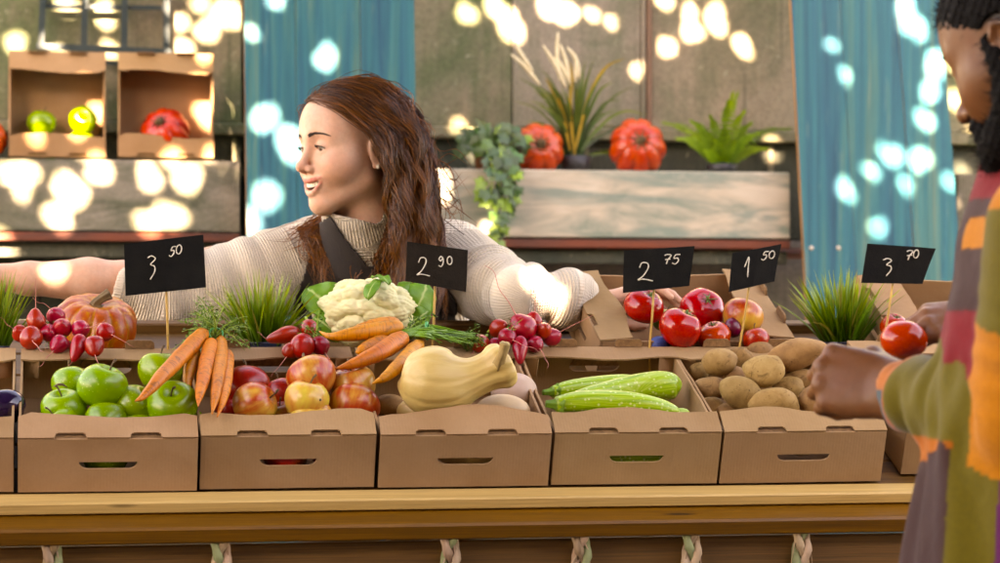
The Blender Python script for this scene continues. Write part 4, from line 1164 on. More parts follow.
# grass pots
bl = NT('grass_blade', rough=.42, spec=.4)
bt = bl.attr('t')
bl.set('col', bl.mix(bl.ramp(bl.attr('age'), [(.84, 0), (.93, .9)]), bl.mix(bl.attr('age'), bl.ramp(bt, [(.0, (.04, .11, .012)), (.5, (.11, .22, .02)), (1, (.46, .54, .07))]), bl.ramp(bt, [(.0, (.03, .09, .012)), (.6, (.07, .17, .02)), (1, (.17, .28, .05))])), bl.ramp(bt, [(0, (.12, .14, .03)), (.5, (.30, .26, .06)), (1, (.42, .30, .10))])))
pot_m = simple('dark_blue_pot', (.012, .02, .045), (.02, .03, .06), 10, .4)
def grass_pot(label, px, py, v, n, h, sprd, seed):
    p = PRW(px, py, .055); u = p.x - RO.x
    p = rack(u, v, 0); p = p + Vector((0, 0, .014)); q = CAM + ray(px, py) * ((p - CAM).dot(cf))
    root = empty('grass_pot', p); tag(root, label, 'potted grass', 'pots of grass on the rack')
    top = max(.03, q.z - p.z)
    V, F = lathe([(0, 0), (.026, 0), (.030, .004), (.036, top - .004), (.039, top), (.035, top), (.033, top - .008), (0, top - .009)], 28)
    put('pot', mesh('pot', V, F, pot_m), root)
    rs = np.random.RandomState(seed); V, F, T = [], [], []; AGE = []
    for i in range(n):
        age = rs.rand(); bend = .07 + (.30 if rs.rand() < .12 else .0); AGE += [age] * 18
        a = rs.uniform(0, 6.283); r0 = .030 * math.sqrt(rs.rand()); b = np.array((r0 * math.cos(a), r0 * math.sin(a), top - .012))
        lean = (r0 / .030) * sprd * rs.uniform(.3, 1.15) + rs.normal() * .1
        a2 = a + rs.normal() * .5; d = np.array((math.cos(a2) * lean, math.sin(a2) * lean, 1.0)); d /= np.linalg.norm(d)
        L = h * rs.uniform(.55, 1.05); wd = rs.uniform(.0018, .0044); s = np.cross(d, rs.normal(size=3)); s /= np.linalg.norm(s)
        k0 = len(V); pnt = b
        for j in range(6):
            t = j / 5; w = wd * (1 - t) ** .7 + .0001
            nn = np.cross(s, d)
            V += [pnt - s * w, pnt + nn * w * .4, pnt + s * w]; T += [t] * 3
            pnt = pnt + d * L / 5; d = d + np.array((d[0] * .10, d[1] * .10, -bend * lean)); d /= np.linalg.norm(d)
        for j in range(5):
            o = k0 + j * 3; F += [(o, o + 1, o + 4, o + 3), (o + 1, o + 2, o + 5, o + 4)]
    o = put('blades', mesh('blades', np.array(V), np.array(F), bl.m, True, {'t': np.array(T), 'age': np.array(AGE)}), root); o['kind'] = 'stuff'
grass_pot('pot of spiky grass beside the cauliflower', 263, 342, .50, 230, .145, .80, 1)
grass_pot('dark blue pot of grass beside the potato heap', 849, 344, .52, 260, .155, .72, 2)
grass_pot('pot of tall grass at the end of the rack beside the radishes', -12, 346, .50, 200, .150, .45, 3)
# ================================================================== price signs
sign_m = simple('black_card', (.006, .006, .0055), (.010, .0095, .008), 30, .85, .25, 300, spec=.12)
sign_b = simple('brown_black_card', (.020, .015, .011), (.013, .010, .007), 30, .85, .25, 300, spec=.12)
chalk = simple('chalk', (.85, .80, .68), (.62, .58, .48), 220, .95)
stick_m = simple('bamboo_stick', (.58, .36, .13), (.42, .24, .08), 20, .6, stretch=(6, 6, .6))
def ell_(cx, cy, rx, ry, n=14): return [(cx + rx * math.cos(2 * math.pi * k / n + 2), cy + ry * math.sin(2 * math.pi * k / n + 2)) for k in range(n + 1)]
DIG = {'3': [[(.10, .90), (.45, 1.0), (.80, .86), (.38, .60), (.72, .50), (.74, .25), (.35, -.12)]],
       '2': [[(.12, .72), (.28, .98), (.62, .95), (.66, .70), (.35, .28), (.02, .06), (.35, .10), (.95, .0)]],
       '1': [[(.10, .50), (.62, 1.0), (.50, .5), (.42, .0)]],
       '5': [[(.85, 1.0), (.35, .95), (.22, .58), (.60, .62), (.72, .32), (.42, .0), (.05, .10)]],
       '0': [ell_(.5, .5, .38, .5)],
       '9': [[(.72, .82), (.42, 1.0), (.15, .76), (.38, .55), (.72, .80), (.74, .35), (.45, .0), (.10, .10)]],
       '7': [[(.08, .90), (.42, 1.0), (.85, .90), (.52, .45), (.38, .0)], [(.18, .45), (.80, .52)]]}
YSG = 4.418
def price_sign(label, corners, digits, stick, yaw=0, mat=None, crease=.004):
    base = PY(*stick[1], YSG); top = PY(*stick[0], YSG)
    root = empty('price_sign', base); tag(root, label, 'price sign', 'price signs')
    Q = []
    cxm = sum(c[0] for c in corners) / 4
    for x, y in corners: Q.append(PY(x, y, YSG - .006 + (yaw if x > cxm else -yaw)))
    n_, m_ = 8, 5; tl, tr, br, bl_ = Q
    V = []; nrm = (tr - tl).cross(bl_ - tl).normalized()
    if nrm.dot(cf) > 0: nrm = -nrm
    for s in (0, 1):
        for j in range(m_ + 1):
            for i in range(n_ + 1):
                u, v = i / n_, j / m_
                p = (tl.lerp(tr, u)).lerp(bl_.lerp(br, u), v)
                p = p + nrm * (crease * (1 - abs(u - .5) * 2) + .0016 * math.sin(u * 5 + v * 3 + len(label)) - .0011 * s)
                V.append(p - base)
    F = []; k = (n_ + 1) * (m_ + 1); w_ = n_ + 1
    for j in range(m_):
        for i in range(n_):
            a = j * w_ + i; F.append((a, a + w_, a + w_ + 1, a + 1)); a += k; F.append((a, a + 1, a + w_ + 1, a + w_))
    rim = [i for i in range(w_)] + [j * w_ + n_ for j in range(1, m_ + 1)] + [m_ * w_ + i for i in range(n_ - 1, -1, -1)] + [j * w_ for j in range(m_ - 1, 0, -1)]
    for a, b in zip(rim, rim[1:] + rim[:1]): F.append((a, b, b + k, a + k))
    put('card', mesh('card', V, F, mat or sign_m, False), root)
    for ch, (x0, y0, x1, y1), sl in digits:
        mb = MB()
        for st in DIG[ch]:
            pts = []
            for q in spline([(a, b, 0) for a, b in st], len(st) * 4):
                x = x0 + (x1 - x0) * q[0] + sl * q[1]; y = y1 + (y0 - y1) * q[1]
                A_ = np.array(corners, float); uv = np.array((.5, .5))
                for _ in range(8):
                    u, v = uv; f_ = (A_[0] * (1 - u) + A_[1] * u) * (1 - v) + (A_[3] * (1 - u) + A_[2] * u) * v - (x, y)
                    ju = (A_[1] - A_[0]) * (1 - v) + (A_[2] - A_[3]) * v; jv = (A_[3] * (1 - u) + A_[2] * u) - (A_[0] * (1 - u) + A_[1] * u)
                    uv = uv - np.linalg.solve(np.stack([ju, jv], 1), f_)
                u, v = uv; p = (tl.lerp(tr, u)).lerp(bl_.lerp(br, u), v)
                p = p + nrm * (crease * (1 - abs(u - .5) * 2) + .0016 * math.sin(u * 5 + v * 3 + len(label)) + .0009)
                pts.append(p - base)
            rs = random.Random(x0)
            mb.tube(pts, [.0011 * rs.uniform(.75, 1.1) for _ in pts], 6)
        mb.build('chalk_numeral', chalk, root, True)
    mid = (top - base)
    MB().tube([(0, 0, -.045), (0, 0, 0), tuple(mid * .5 + Vector((.0006, 0, 0))), tuple(mid + (mid.normalized() * .03) + Vector((0, .002, 0)))], .0021, 8).build('stick', stick_m, root, True)
price_sign('black price sign chalked 3 50 beside the mottled pumpkin', [(124, 244), (203.5, 234.5), (206, 287.5), (125.5, 296)], [('3', (146, 256, 157, 277), 0), ('5', (168, 246.5, 174.5, 256.5), 2), ('0', (174.5, 245, 181.5, 254), 1)], [(166, 290), (168, 348)], .006)
price_sign('dark price sign chalked 2 90 beside the cauliflower', [(407, 241.5), (468, 250), (466, 292), (405.5, 281)], [('2', (416.5, 257.5, 430, 276), 0), ('9', (437.5, 256.5, 444.5, 266.5), 0), ('0', (446, 256.5, 452.5, 264.5), 0)], [(435, 286), (432.5, 345)], .004, sign_b)
price_sign('black price sign chalked 2 75 over the tomatoes', [(624, 250.5), (694.5, 246), (689.5, 286), (623, 293)], [('2', (637.5, 262.5, 653, 281), 0), ('7', (662.5, 254.5, 671, 264), 1), ('5', (671, 254.5, 680, 264), 1)], [(654, 289), (649.5, 348)], -.004)
price_sign('black price sign chalked 1 50 at the right of the gripped box', [(733, 253), (781.5, 244), (774.5, 281.5), (728.5, 292)], [('1', (742.5, 257, 751, 277), 0), ('5', (759, 251.5, 766.5, 260), 2), ('0', (766.5, 251, 774.5, 258.5), 1)], [(749, 287), (739.5, 347)], .012)
price_sign('black price sign chalked 3 70 in front of the turquoise board', [(868, 243.5), (936, 248.5), (922.5, 284), (861, 283)], [('3', (881, 258.5, 892.5, 274), 0), ('7', (903.5, 250.5, 911.5, 260), 1.5), ('0', (911, 250, 918, 258), 1)], [(893, 283), (883, 346)], .006)

# ================================================================== plants on the flaking shelf
zsh = wz(169.5, 500, YS) + .001
ivy_m = NT('ivy_leaf', rough=.4, spec=.5); iv = ivy_m.co()
ivy_m.set('col', ivy_m.vary(ivy_m.ramp(ivy_m.noise(iv, 30, 4), [(.3, (.018, .055, .012)), (.7, (.055, .125, .025))]), .45, .03))
ivy_light = simple('young_ivy_leaf', (.20, .32, .05), (.12, .22, .03), 30, .45, vary=.2)
def ivy_leaf():
    o = [(0, 0), (.22, -.12), (.5, .05), (.38, .28), (.62, .55), (.30, .62), (.16, .80), (0, 1.1)]
    o = o + [(-x, y) for x, y in o[-2:0:-1]]
    V = [(0, .35, .02)] + [(x, y, -.10 * abs(x) - .08 * y * y) for x, y in o]
    return V, [(0, i + 1, (i + 1) % len(o) + 1) for i in range(len(o))]
V, F = ivy_leaf(); ivy_me = [mesh('leaf', V, F, ivy_m.m, False), mesh('leaf', V, F, ivy_light, False)]
ip = PY(488, 168, YS + .10); ip.z = zsh
ivy = empty('ivy_plant', ip); tag(ivy, 'trailing ivy hanging over the edge of the flaking shelf', 'ivy')
V, F = lathe([(0, 0), (.035, 0), (.045, .055), (.041, .056), (.038, .045), (0, .045)], 20)
put('pot', mesh('pot', V, F, simple('terracotta', (.30, .12, .06), rough=.8)), ivy)
rs = random.Random(2)
vines = [[(.0, 0, .05), (.02, -.05, .09), (.015, -.125, .03), (.008, -.135, -.06), (.02, -.14, -.13), (.01, -.14, -.20)], [(.0, 0, .05), (-.03, -.06, .08), (-.01, -.128, .01), (-.015, -.14, -.07), (-.005, -.14, -.16)],
         [(0, 0, .05), (.05, -.06, .06), (.045, -.13, -.01), (.035, -.14, -.09)], [(0, 0, .05), (-.05, -.03, .10), (-.09, -.05, .06)], [(0, 0, .05), (.04, -.03, .12), (.075, -.06, .09)]]
for v in vines:
    pts = spline(v, 16); MB().tube(pts, .0022, 6).build('vine', tops_p, ivy, True)
    for k in range(3, 16):
        for _ in range(2):
            p = Vector(pts[k]) + Vector((rs.uniform(-.028, .028), rs.uniform(-.02, .0), rs.uniform(-.015, .015)))
            put('leaf', ivy_me[1 if rs.random() < (.35 if k > 9 else .05) else 0], ivy, p, rot_to((rs.uniform(-.5, .5), -1, rs.uniform(-.1, .8)), 0) @ Matrix.Rotation(rad(rs.uniform(100, 260)), 3, 'Z'), rs.uniform(.026, .045))
for k in range(46):
    a = rs.uniform(0, 6.28); r = rs.uniform(.01, .085)
    put('leaf', ivy_me[0], ivy, (r * math.cos(a) - .012, -.03 + r * .6 * math.sin(a), .05 + rs.uniform(0, .09) * (1 - r * 5)), rot_to((rs.uniform(-.7, .7), -1, rs.uniform(0, 1)), 0) @ Matrix.Rotation(rs.uniform(0, 6.28), 3, 'Z'), rs.uniform(.028, .045))

sp = PY(575, 168, YS + .14); sp.z = zsh
spk = empty('spiky_plant', sp); tag(spk, 'tall spiky grass plant with cream flower spikes on the shelf', 'plant')
V, F = lathe([(0, 0), (.04, 0), (.05, .05), (.046, .05), (.042, .042), (0, .042)], 20)
put('pot', mesh('pot', V, F, simple('black_pot', (.02, .02, .02), rough=.5)), spk)
sl = NT('long_leaf', rough=.45); slt = sl.attr('t')
sl.set('col', sl.vary(sl.ramp(slt, [(0, (.035, .07, .018)), (.6, (.075, .12, .025)), (1, (.17, .19, .05))]), .35, .03))
yl = simple('yellowed_leaf', (.40, .26, .05), (.25, .16, .03), 12, .6)
crm = simple('cream_spike', (.80, .72, .50), (.62, .52, .33), 60, .8, .5, 120)
rs = random.Random(9)
def blade(parent, pts, w, mat, name='leaf'):
    V, F, T = [], [], []; P_ = [Vector(q) for q in spline(pts, 12)]
    for i, p in enumerate(P_):
        t = (P_[min(i + 1, 11)] - P_[max(i - 1, 0)]).normalized(); s = t.cross(Vector((.25, 1, .1))).normalized(); n = s.cross(t); k = i / 11
        ww = w * (.55 + .45 * math.sin(min(1, k * 2) * 1.57)) * (1 - k ** 3)
        V += [p - s * ww, p + n * ww * .35, p + s * ww]; T += [k] * 3
    for i in range(11):
        o = i * 3; F += [(o, o + 1, o + 4, o + 3), (o + 1, o + 2, o + 5, o + 4)]
    return put(name, mesh(name, V, F, mat, True, {'t': np.array(T)}), parent)
for i in range(52):
    a = rs.gauss(0, .55); L = rs.uniform(.18, .30); dy = rs.uniform(-.10, .06)
    x = math.sin(a) * L; z = math.cos(a) * L
    dr = rs.uniform(.0, .35) * abs(a)
    blade(spk, [(rs.uniform(-.02, .02), rs.uniform(-.02, .02), .035), (x * .3, dy * .3, z * .45 + .04), (x * .72, dy * .7, z * .85 + .03), (x * 1.15, dy, z * (1.1 - dr) + .02)], rs.uniform(.0032, .0058), sl.m)
def spt(px, py): return tuple(PY(px, py, YS + .11) - sp)
for pts in [[(575, 150), (588, 100), (605, 68), (626, 58)], [(575, 155), (570, 110), (572, 80), (570, 58)], [(570, 150), (562, 110), (550, 85), (545, 78)]]:
    blade(spk, [spt(*q) for q in pts], .006, yl)
for pts in [[(540, 85), (524, 66), (511, 54)], [(533, 72), (522, 55), (514, 41)], [(566, 88), (556, 66), (543, 45)], [(560, 80), (557, 55), (558, 32)], [(570, 85), (566, 62), (560, 44)], [(575, 82), (576, 60), (567, 47)], [(569, 82), (559, 62), (549, 58)], [(579, 78), (577, 62), (571, 52)]]:
    q = [Vector(spt(*c)) for c in pts]
    blade(spk, [(0, 0, .04), q[0] * .5 + Vector((0, 0, .02)), q[0]], .003, sl.m, 'stalk')
    MB().tube(spline(q, 10), [.003, .005, .006, .0062, .006, .0058, .0055, .005, .004, .002], 8).build('flower_spike', crm, spk, True)

fp = PY(722, 170, YS + .12); fp.z = zsh
fern = empty('fern', fp); tag(fern, 'bright green fern at the end of the flaking shelf', 'fern')
V, F = lathe([(0, 0), (.04, 0), (.048, .03), (.044, .03), (.042, .024), (0, .024)], 20)
put('pot', mesh('pot', V, F, MATS['black_pot']), fern)
fm = NT('fern_frond', rough=.5); ft = fm.attr('t')
fm.set('col', fm.vary(fm.ramp(ft, [(0, (.05, .12, .012)), (.5, (.14, .26, .022)), (1, (.24, .36, .04))]), .25, .015))
rs = random.Random(12)
def frond(px, py, wid, dy=0):
    e = PY(px, py, YS + .10 + dy) - fp; L = e.length
    mid = e * .55 + Vector((0, 0, .18 * L))
    pts = [Vector(q) for q in spline([(0, 0, .02), tuple(mid), tuple(e)], 20)]
    V, F, T = [], [], []
    for i in range(1, 20):
        t = (pts[i] - pts[i - 1]).normalized(); s = t.cross(Vector((0, 1, .15))).normalized(); n = s.cross(t); k = i / 19
        w = wid * math.sin(min(1, .18 + k * 1.05) * 2.9) ** .8 if k < .97 else wid * .12
        for sg in (-1, 1):
            b = pts[i]; tip = b + s * sg * w + t * w * .45 - Vector((0, 0, .15 * w)) + n * rs.uniform(-.15, .15) * w
            o = len(V); hw = .0042
            V += [b - t * hw, b.lerp(tip, .5) - t * hw * .9 + n * .001, tip, b.lerp(tip, .5) + t * hw * .9 + n * .001, b + t * hw]; F += [(o, o + 1, o + 3, o + 4), (o + 1, o + 2, o + 3)]
            T += [k * .6 + .1, k * .6 + .25, k * .6 + .4, k * .6 + .25, k * .6 + .1]
    return put('frond', mesh('frond', V, F, fm.m, False, {'t': np.array(T)}), fern)
for q in [(733, 92, .020), (738, 92, .018), (728, 100, .02), (662, 122, .020), (690, 120, .022), (700, 128, .022), (752, 122, .022), (768, 148, .020), (792, 128, .016), (676, 138, .022), (710, 115, .022), (760, 132, .02), (745, 110, .02), (690, 145, .02), (755, 150, .02), (704, 150, .02), (735, 140, .022), (715, 140, .022), (725, 125, .022), (748, 140, .02), (686, 130, .02)]:
    frond(q[0], q[1], q[2], rs.uniform(-.07, .02))
# ================================================================== figures: smooth solids from blended shapes
def v3(p): return np.array(tuple(p), float)
class Group:
    "a set of blended shapes in their own frame (columns of M are the axes, t the origin, s the scale)"
    def __init__(g, t=(0, 0, 0), M=None, s=1.0, k=.02, op='u'):
        g.t = v3(t); g.M = np.eye(3) if M is None else np.array(M, float); g.s = s; g.k = k; g.op = op; g.ops = []
    def add(g, op, k, fn, c, r): g.ops.append((op, k, fn, v3(c), r)); return g
    def sph(g, c, r, k=.01, op='u'):
        c = v3(c); return g.add(op, k, lambda p: np.sqrt(((p - c) ** 2).sum(1)) - r, c, r)
    def ell(g, c, r, k=.01, op='u', R=None):
        c = v3(c); r = v3(r); R_ = None if R is None else np.array(R, float)
        def fn(p):
            q = p - c
            if R_ is not None: q = q @ R_
            k0 = np.sqrt(((q / r) ** 2).sum(1)); k1 = np.sqrt(((q / (r * r)) ** 2).sum(1)) + 1e-9
            return np.where(k0 < 1e-4, -r.min(), k0 * (k0 - 1) / k1)
        return g.add(op, k, fn, c, r.max())
    def cone(g, a, b, ra, rb, k=.01, op='u', flat=None):
        a, b = v3(a), v3(b); ba = b - a; L = ba @ ba + 1e-12
        def fn(p):
            pa = p - a; h = np.clip(pa @ ba / L, 0, 1); q = pa - h[:, None] * ba
            return np.sqrt((q ** 2).sum(1)) - (ra + (rb - ra) * h)
        return g.add(op, k, fn, (a + b) / 2, np.sqrt(L) / 2 + max(ra, rb))
    def chain(g, pts, rs, k=.01, op='u'):
        for i in range(len(pts) - 1): g.cone(pts[i], pts[i + 1], rs[i], rs[i + 1], k, op)
        return g
    def bounds(g):
        cs = np.array([o[3] for o in g.ops if o[0] == 'u']); rs = np.array([o[4] for o in g.ops if o[0] == 'u'])
        c = (cs.min(0) + cs.max(0)) / 2; return c, (np.linalg.norm(cs - c, axis=1) + rs).max()
    def eval(g, p, cull=None):
        q = (p - g.t) @ g.M / g.s
        d = np.full(len(q), 1e3)
        if cull is not None: cc = (cull[0] - g.t) @ g.M / g.s; cr_ = cull[1] / g.s
        for op, k, fn, c, r in g.ops:
            if cull is not None and c is not None and r is not None:
                if np.sqrt(((cc - c) ** 2).sum()) - r - cr_ > 2.5 * k + .012: continue
            e = fn(q)
            if op == 'u':
                h = np.maximum(k - np.abs(d - e), 0) / k; d = np.minimum(d, e) - h * h * k * .25
            elif op == 's':
                e = -e; h = np.maximum(k - np.abs(d - e), 0) / k; d = np.maximum(d, e) + h * h * k * .25
            elif op == 'i':
                h = np.maximum(k - np.abs(d - e), 0) / k; d = np.maximum(d, e) + h * h * k * .25
            elif op == 'd': d = d + e
        return d * g.s
def sdf_eval(groups, p, cull=None):
    d = np.full(len(p), 1e3)
    for g in groups:
        if cull is not None:
            c, r = g.bounds() if not hasattr(g, '_b') else g._b
            g._b = (c, r)
            wc = g.t + g.M @ (c * g.s)
            if np.linalg.norm(cull[0] - wc) - r * g.s - cull[1] > 2.5 * g.k + .015: continue
        e = g.eval(p, cull); k = g.k
        if g.op == 'u':
            h = np.maximum(k - np.abs(d - e), 0) / k; d = np.minimum(d, e) - h * h * k * .25
        else:
            e = -e; h = np.maximum(k - np.abs(d - e), 0) / k; d = np.maximum(d, e) + h * h * k * .25
    return d
def surface(groups, lo, hi, h, post=None):
    "surface nets over sparse blocks of 8 cells; post(p, d) may alter the distance"
    lo = v3(lo); n = np.ceil((v3(hi) - lo) / h / 8).astype(int); B = 8
    NX, NY, NZ = n * B + 2
    bi = np.stack(np.meshgrid(*[np.arange(k) for k in n], indexing='ij'), -1).reshape(-1, 3)
    cen = lo + (bi * B + B / 2) * h; rad_ = B * h * .87
    d = sdf_eval(groups, cen)
    act = bi[np.abs(d) < rad_ * 1.25 + .006]
    o9 = np.stack(np.meshgrid(*[np.arange(B + 1)] * 3, indexing='ij'), -1).reshape(-1, 3)
    keys, verts, edges = [], [], [[], [], []]
    for b in act:
        base = b * B; p = lo + (base + o9) * h
        D = sdf_eval(groups, p, (lo + (base + B / 2) * h, rad_))
        if post is not None: D = post(p, D)
        if D.min() > 0 or D.max() < 0: continue
        D = D.reshape(B + 1, B + 1, B + 1); S = D < 0
        cnt = np.zeros((B, B, B), int)
        for i in (0, 1):
            for j in (0, 1):
                for k in (0, 1): cnt += S[i:B + i, j:B + j, k:B + k]
        cx, cy, cz = np.nonzero((cnt > 0) & (cnt < 8))
        if len(cx) == 0: continue
        acc = np.zeros((len(cx), 3)); num = np.zeros(len(cx))
        for ax in range(3):
            for u in (0, 1):
                for w in (0, 1):
                    off0 = [0, 0, 0]; o1, o2 = [q for q in range(3) if q != ax]
                    off0[o1] = u; off0[o2] = w; off1 = list(off0); off1[ax] = 1
                    a = D[cx + off0[0], cy + off0[1], cz + off0[2]]; c = D[cx + off1[0], cy + off1[1], cz + off1[2]]
                    m = (a < 0) != (c < 0)
                    t = np.where(m, a / np.where(m, a - c, 1), 0)
                    for q in range(3):
                        acc[:, q] += np.where(m, (off0[q] + (t if q == ax else 0)), 0)
                    num += m
        verts.append(lo + (base + np.stack([cx, cy, cz], 1) + acc / num[:, None]) * h)
        g = base + np.stack([cx, cy, cz], 1); keys.append((g[:, 0] * NY + g[:, 1]) * NZ + g[:, 2])
        for ax in range(3):
            sl = [slice(0, B)] * 3; s2 = list(sl); s2[ax] = slice(1, B + 1)
            m = S[tuple(sl)] != S[tuple(s2)]
            e = np.stack(np.nonzero(m), 1)
            if len(e): edges[ax].append(np.concatenate([e + base, S[tuple(sl)][m][:, None]], 1))
    K = np.concatenate(keys); V = np.concatenate(verts); K, idx = np.unique(K, return_index=True); V = V[idx]
    F = []
    for ax in range(3):
        if not edges[ax]: continue
        E = np.concatenate(edges[ax]); c = E[:, :3]; ins = E[:, 3].astype(bool)
        o1, o2 = [(1, 2), (2, 0), (0, 1)][ax]
        q = []
        for u, w in ((0, 0), (1, 0), (1, 1), (0, 1)):
            cc = c.copy(); cc[:, o1] -= u; cc[:, o2] -= w
            k = (cc[:, 0] * NY + cc[:, 1]) * NZ + cc[:, 2]
            j = np.searchsorted(K, k); j = np.clip(j, 0, len(K) - 1); ok = K[j] == k
            q.append(np.where(ok, j, -1))
        q = np.stack(q, 1); good = (q >= 0).all(1); q, i_ = q[good], ins[good]
        q[~i_] = q[~i_][:, ::-1]
        F.append(q)
    return V, np.concatenate(F)
def laplace(V, F, it=1, lam=.5):
    for _ in range(it):
        acc = np.zeros_like(V); n = np.zeros(len(V))
        for a, b in ((0, 1), (1, 2), (2, 3), (3, 0)):
            np.add.at(acc, F[:, a], V[F[:, b]]); np.add.at(acc, F[:, b], V[F[:, a]]); np.add.at(n, F[:, a], 1); np.add.at(n, F[:, b], 1)
        V = V + lam * (acc / np.maximum(n, 1)[:, None] - V)
    return V
def frame(fwd, up):
    f = v3(fwd); f /= np.linalg.norm(f); u = v3(up); x = np.cross(f, u); x /= np.linalg.norm(x); return np.stack([x, f, np.cross(x, f)], 1)

# ---- a head: x to the person's right, y forward, z up, eyes at z = 0
def head_group(t, M, s, male=False, smile=True):
    g = Group(t, M, s, .03)
    g.ell((0, -.012, .030), (.0735, .094, .084), .02)
    g.ell((0, .030, -.020), (.0605, .060, .080), .03)
    for sx in (-1, 1):
        g.cone((sx * .047, .005, -.060), (sx * .013, .066, -.099), .019, .017, .030)
        g.sph((sx * .036, .060, -.036), .024, .028)
        g.sph((sx * .050, .040, -.022), .017, .03)
    g.sph((0, .074, -.101), .0145, .022)
    g.ell((0, .046, .042), (.058, .046, .052), .045)
    for sx in (-1, 1):
        g.cone((sx * .013, .083, .017), (sx * .046, .068, .018), .0075, .0070, .022)
        g.sph((sx * .0315, .1040, -.001), .0165, .020, 's')
    g.ell((0, .074, -.062), (.030, .022, .024), .02)
    # nose
    g.cone((0, .088, .008), (0, .108, -.030), .0065, .0080, .012)
    g.sph((0, .1115 if not male else .112, -.0350), .0088 if not male else .0105, .008)
    for sx in (-1, 1):
        g.ell((sx * .0115, .0990, -.0395), (.0065, .0085, .0070), .006)
        g.ell((sx * .0058, .1055, -.0455), (.0030, .0045, .0030), .003, 's')
    # lids over the eyeballs
    for sx in (-1, 1):
        c = (sx * .0315, .0770, -.001)
        g.sph(c, .0142, .006)
        g.ell((sx * .0315, .0930, -.0040), (.0145, .0115, .0038 if not male else .003), .0025, 's')
    # mouth; a smile lifts the cheeks
    if smile:
        for sx in (-1, 1): g.sph((sx * .041, .060, -.036), .020, .025)
    if smile:
        g.ell((0, .0905, -.0695), (.0185, .0240, .0082), .004, 's')
        for sx in (-1, 1): g.ell((sx * .0190, .0875, -.0645), (.0110, .0190, .0040), .004, 's')
    pu, pl = [], []
    for i in range(9):
        x = (i / 8 - .5) * 2
        yy = (.0972 - .0105 * x * x) if smile else (.0990 - .0150 * x * x)
        wd = .0350 if smile else .0255
        pu.append((x * wd, yy - .0005, -.0605 + .0055 * x * x * (1 if smile else 0) + (.0010 if abs(x) > .1 else 0))); pl.append((x * wd * .97, yy - .0025 - .001 * (1 - x * x), -.0605 - (.0225 if smile else .0095) * (1 - x * x) + .005 * x * x * (1 if smile else 0)))
    g.chain(pu, [.0018 + .0014 * math.sin(i / 8 * math.pi) for i in range(9)], .004)
    g.chain(pl, [.0018 + .0024 * math.sin(i / 8 * math.pi) for i in range(9)], .004)
    # ears
    for sx in (-1, 1):
        g.ell((sx * .0745, -.006, -.012), (.006, .018, .030), .006)
        g.ell((sx * .0800, -.003, -.006), (.005, .009, .016), .004, 's')
        g.chain([(sx * .0765, .006, .004), (sx * .0795, -.004, .017), (sx * .0815, -.019, .010), (sx * .0805, -.021, -.010), (sx * .076, -.010, -.034), (sx * .074, .000, -.038)], [.0035, .0035, .0035, .0035, .005, .005], .003)
    # neck
    g.cone((0, -.014, -.075), (0, -.024, -.132 if not male else -.112), .050 if not male else .052, .046 if not male else .050, .025)
    return g, pu, pl
def mask(d, a, b): return np.clip((b - d) / (b - a), 0, 1)
def poly_dist(q, pts):
    pts = np.array(pts, float); d = np.full(len(q), 9.)
    for a, b in zip(pts[:-1], pts[1:]):
        ba = b - a; h = np.clip((q - a) @ ba / (ba @ ba), 0, 1); d = np.minimum(d, np.linalg.norm(q - a - h[:, None] * ba, axis=1))
    return d
def skin_mat(name, rough, sss, radius):
    m = NT(name, rough=rough, spec=.28, sss=sss, ssss=.012, sssr=radius)
    a = m.n('ShaderNodeAttribute'); a.attribute_name = 'skin'
    f = m.noise(m.co(rnd=False), 140, 5, .7)
    blot = m.ramp(m.noise(m.co(rnd=False), 38, 4, .6), [(.35, (1.0, .86, .82)), (.65, (1, 1, 1))])
    m.set('col', m.mix(.6, m.mix(.40, a.outputs['Color'], m.ramp(f, [(.3, .70), (.65, 1.0)]), 'MULTIPLY'), blot, 'MULTIPLY'))
    m.set('rough', m.ramp(m.noise(m.co(rnd=False), 60, 4), [(.3, rough - .08), (.7, rough + .14)]))
    m.set('normal', m.bump(m.noise(m.co(rnd=False), 900, 3), .12, .001)); return m.m
def eyeball(parent, c, gaze, r, iris_col):
    bm = bmesh.new(); bmesh.ops.create_uvsphere(bm, u_segments=28, v_segments=28, radius=r)
    bm.verts.index_update(); V = np.array([v.co[:] for v in bm.verts]); F = [[v.index for v in f.verts] for f in bm.faces]; bm.free()
    g = v3(gaze); g /= np.linalg.norm(g)
    a = np.arccos(np.clip(V @ g / r, -1, 1)); m = NT('eye', rough=.12, spec=.5)
    m.set('col', m.ramp(m.attr('a'), [(.16, (.004, .003, .003)), (.20, iris_col), (.42, tuple(x * .5 for x in iris_col)), (.47, (.62, .56, .50)), (1.0, (.60, .50, .45))]))
    me = mesh('eyeball', V, F, m.m, True, {'a': a}); return put('eyeball', me, parent, c)
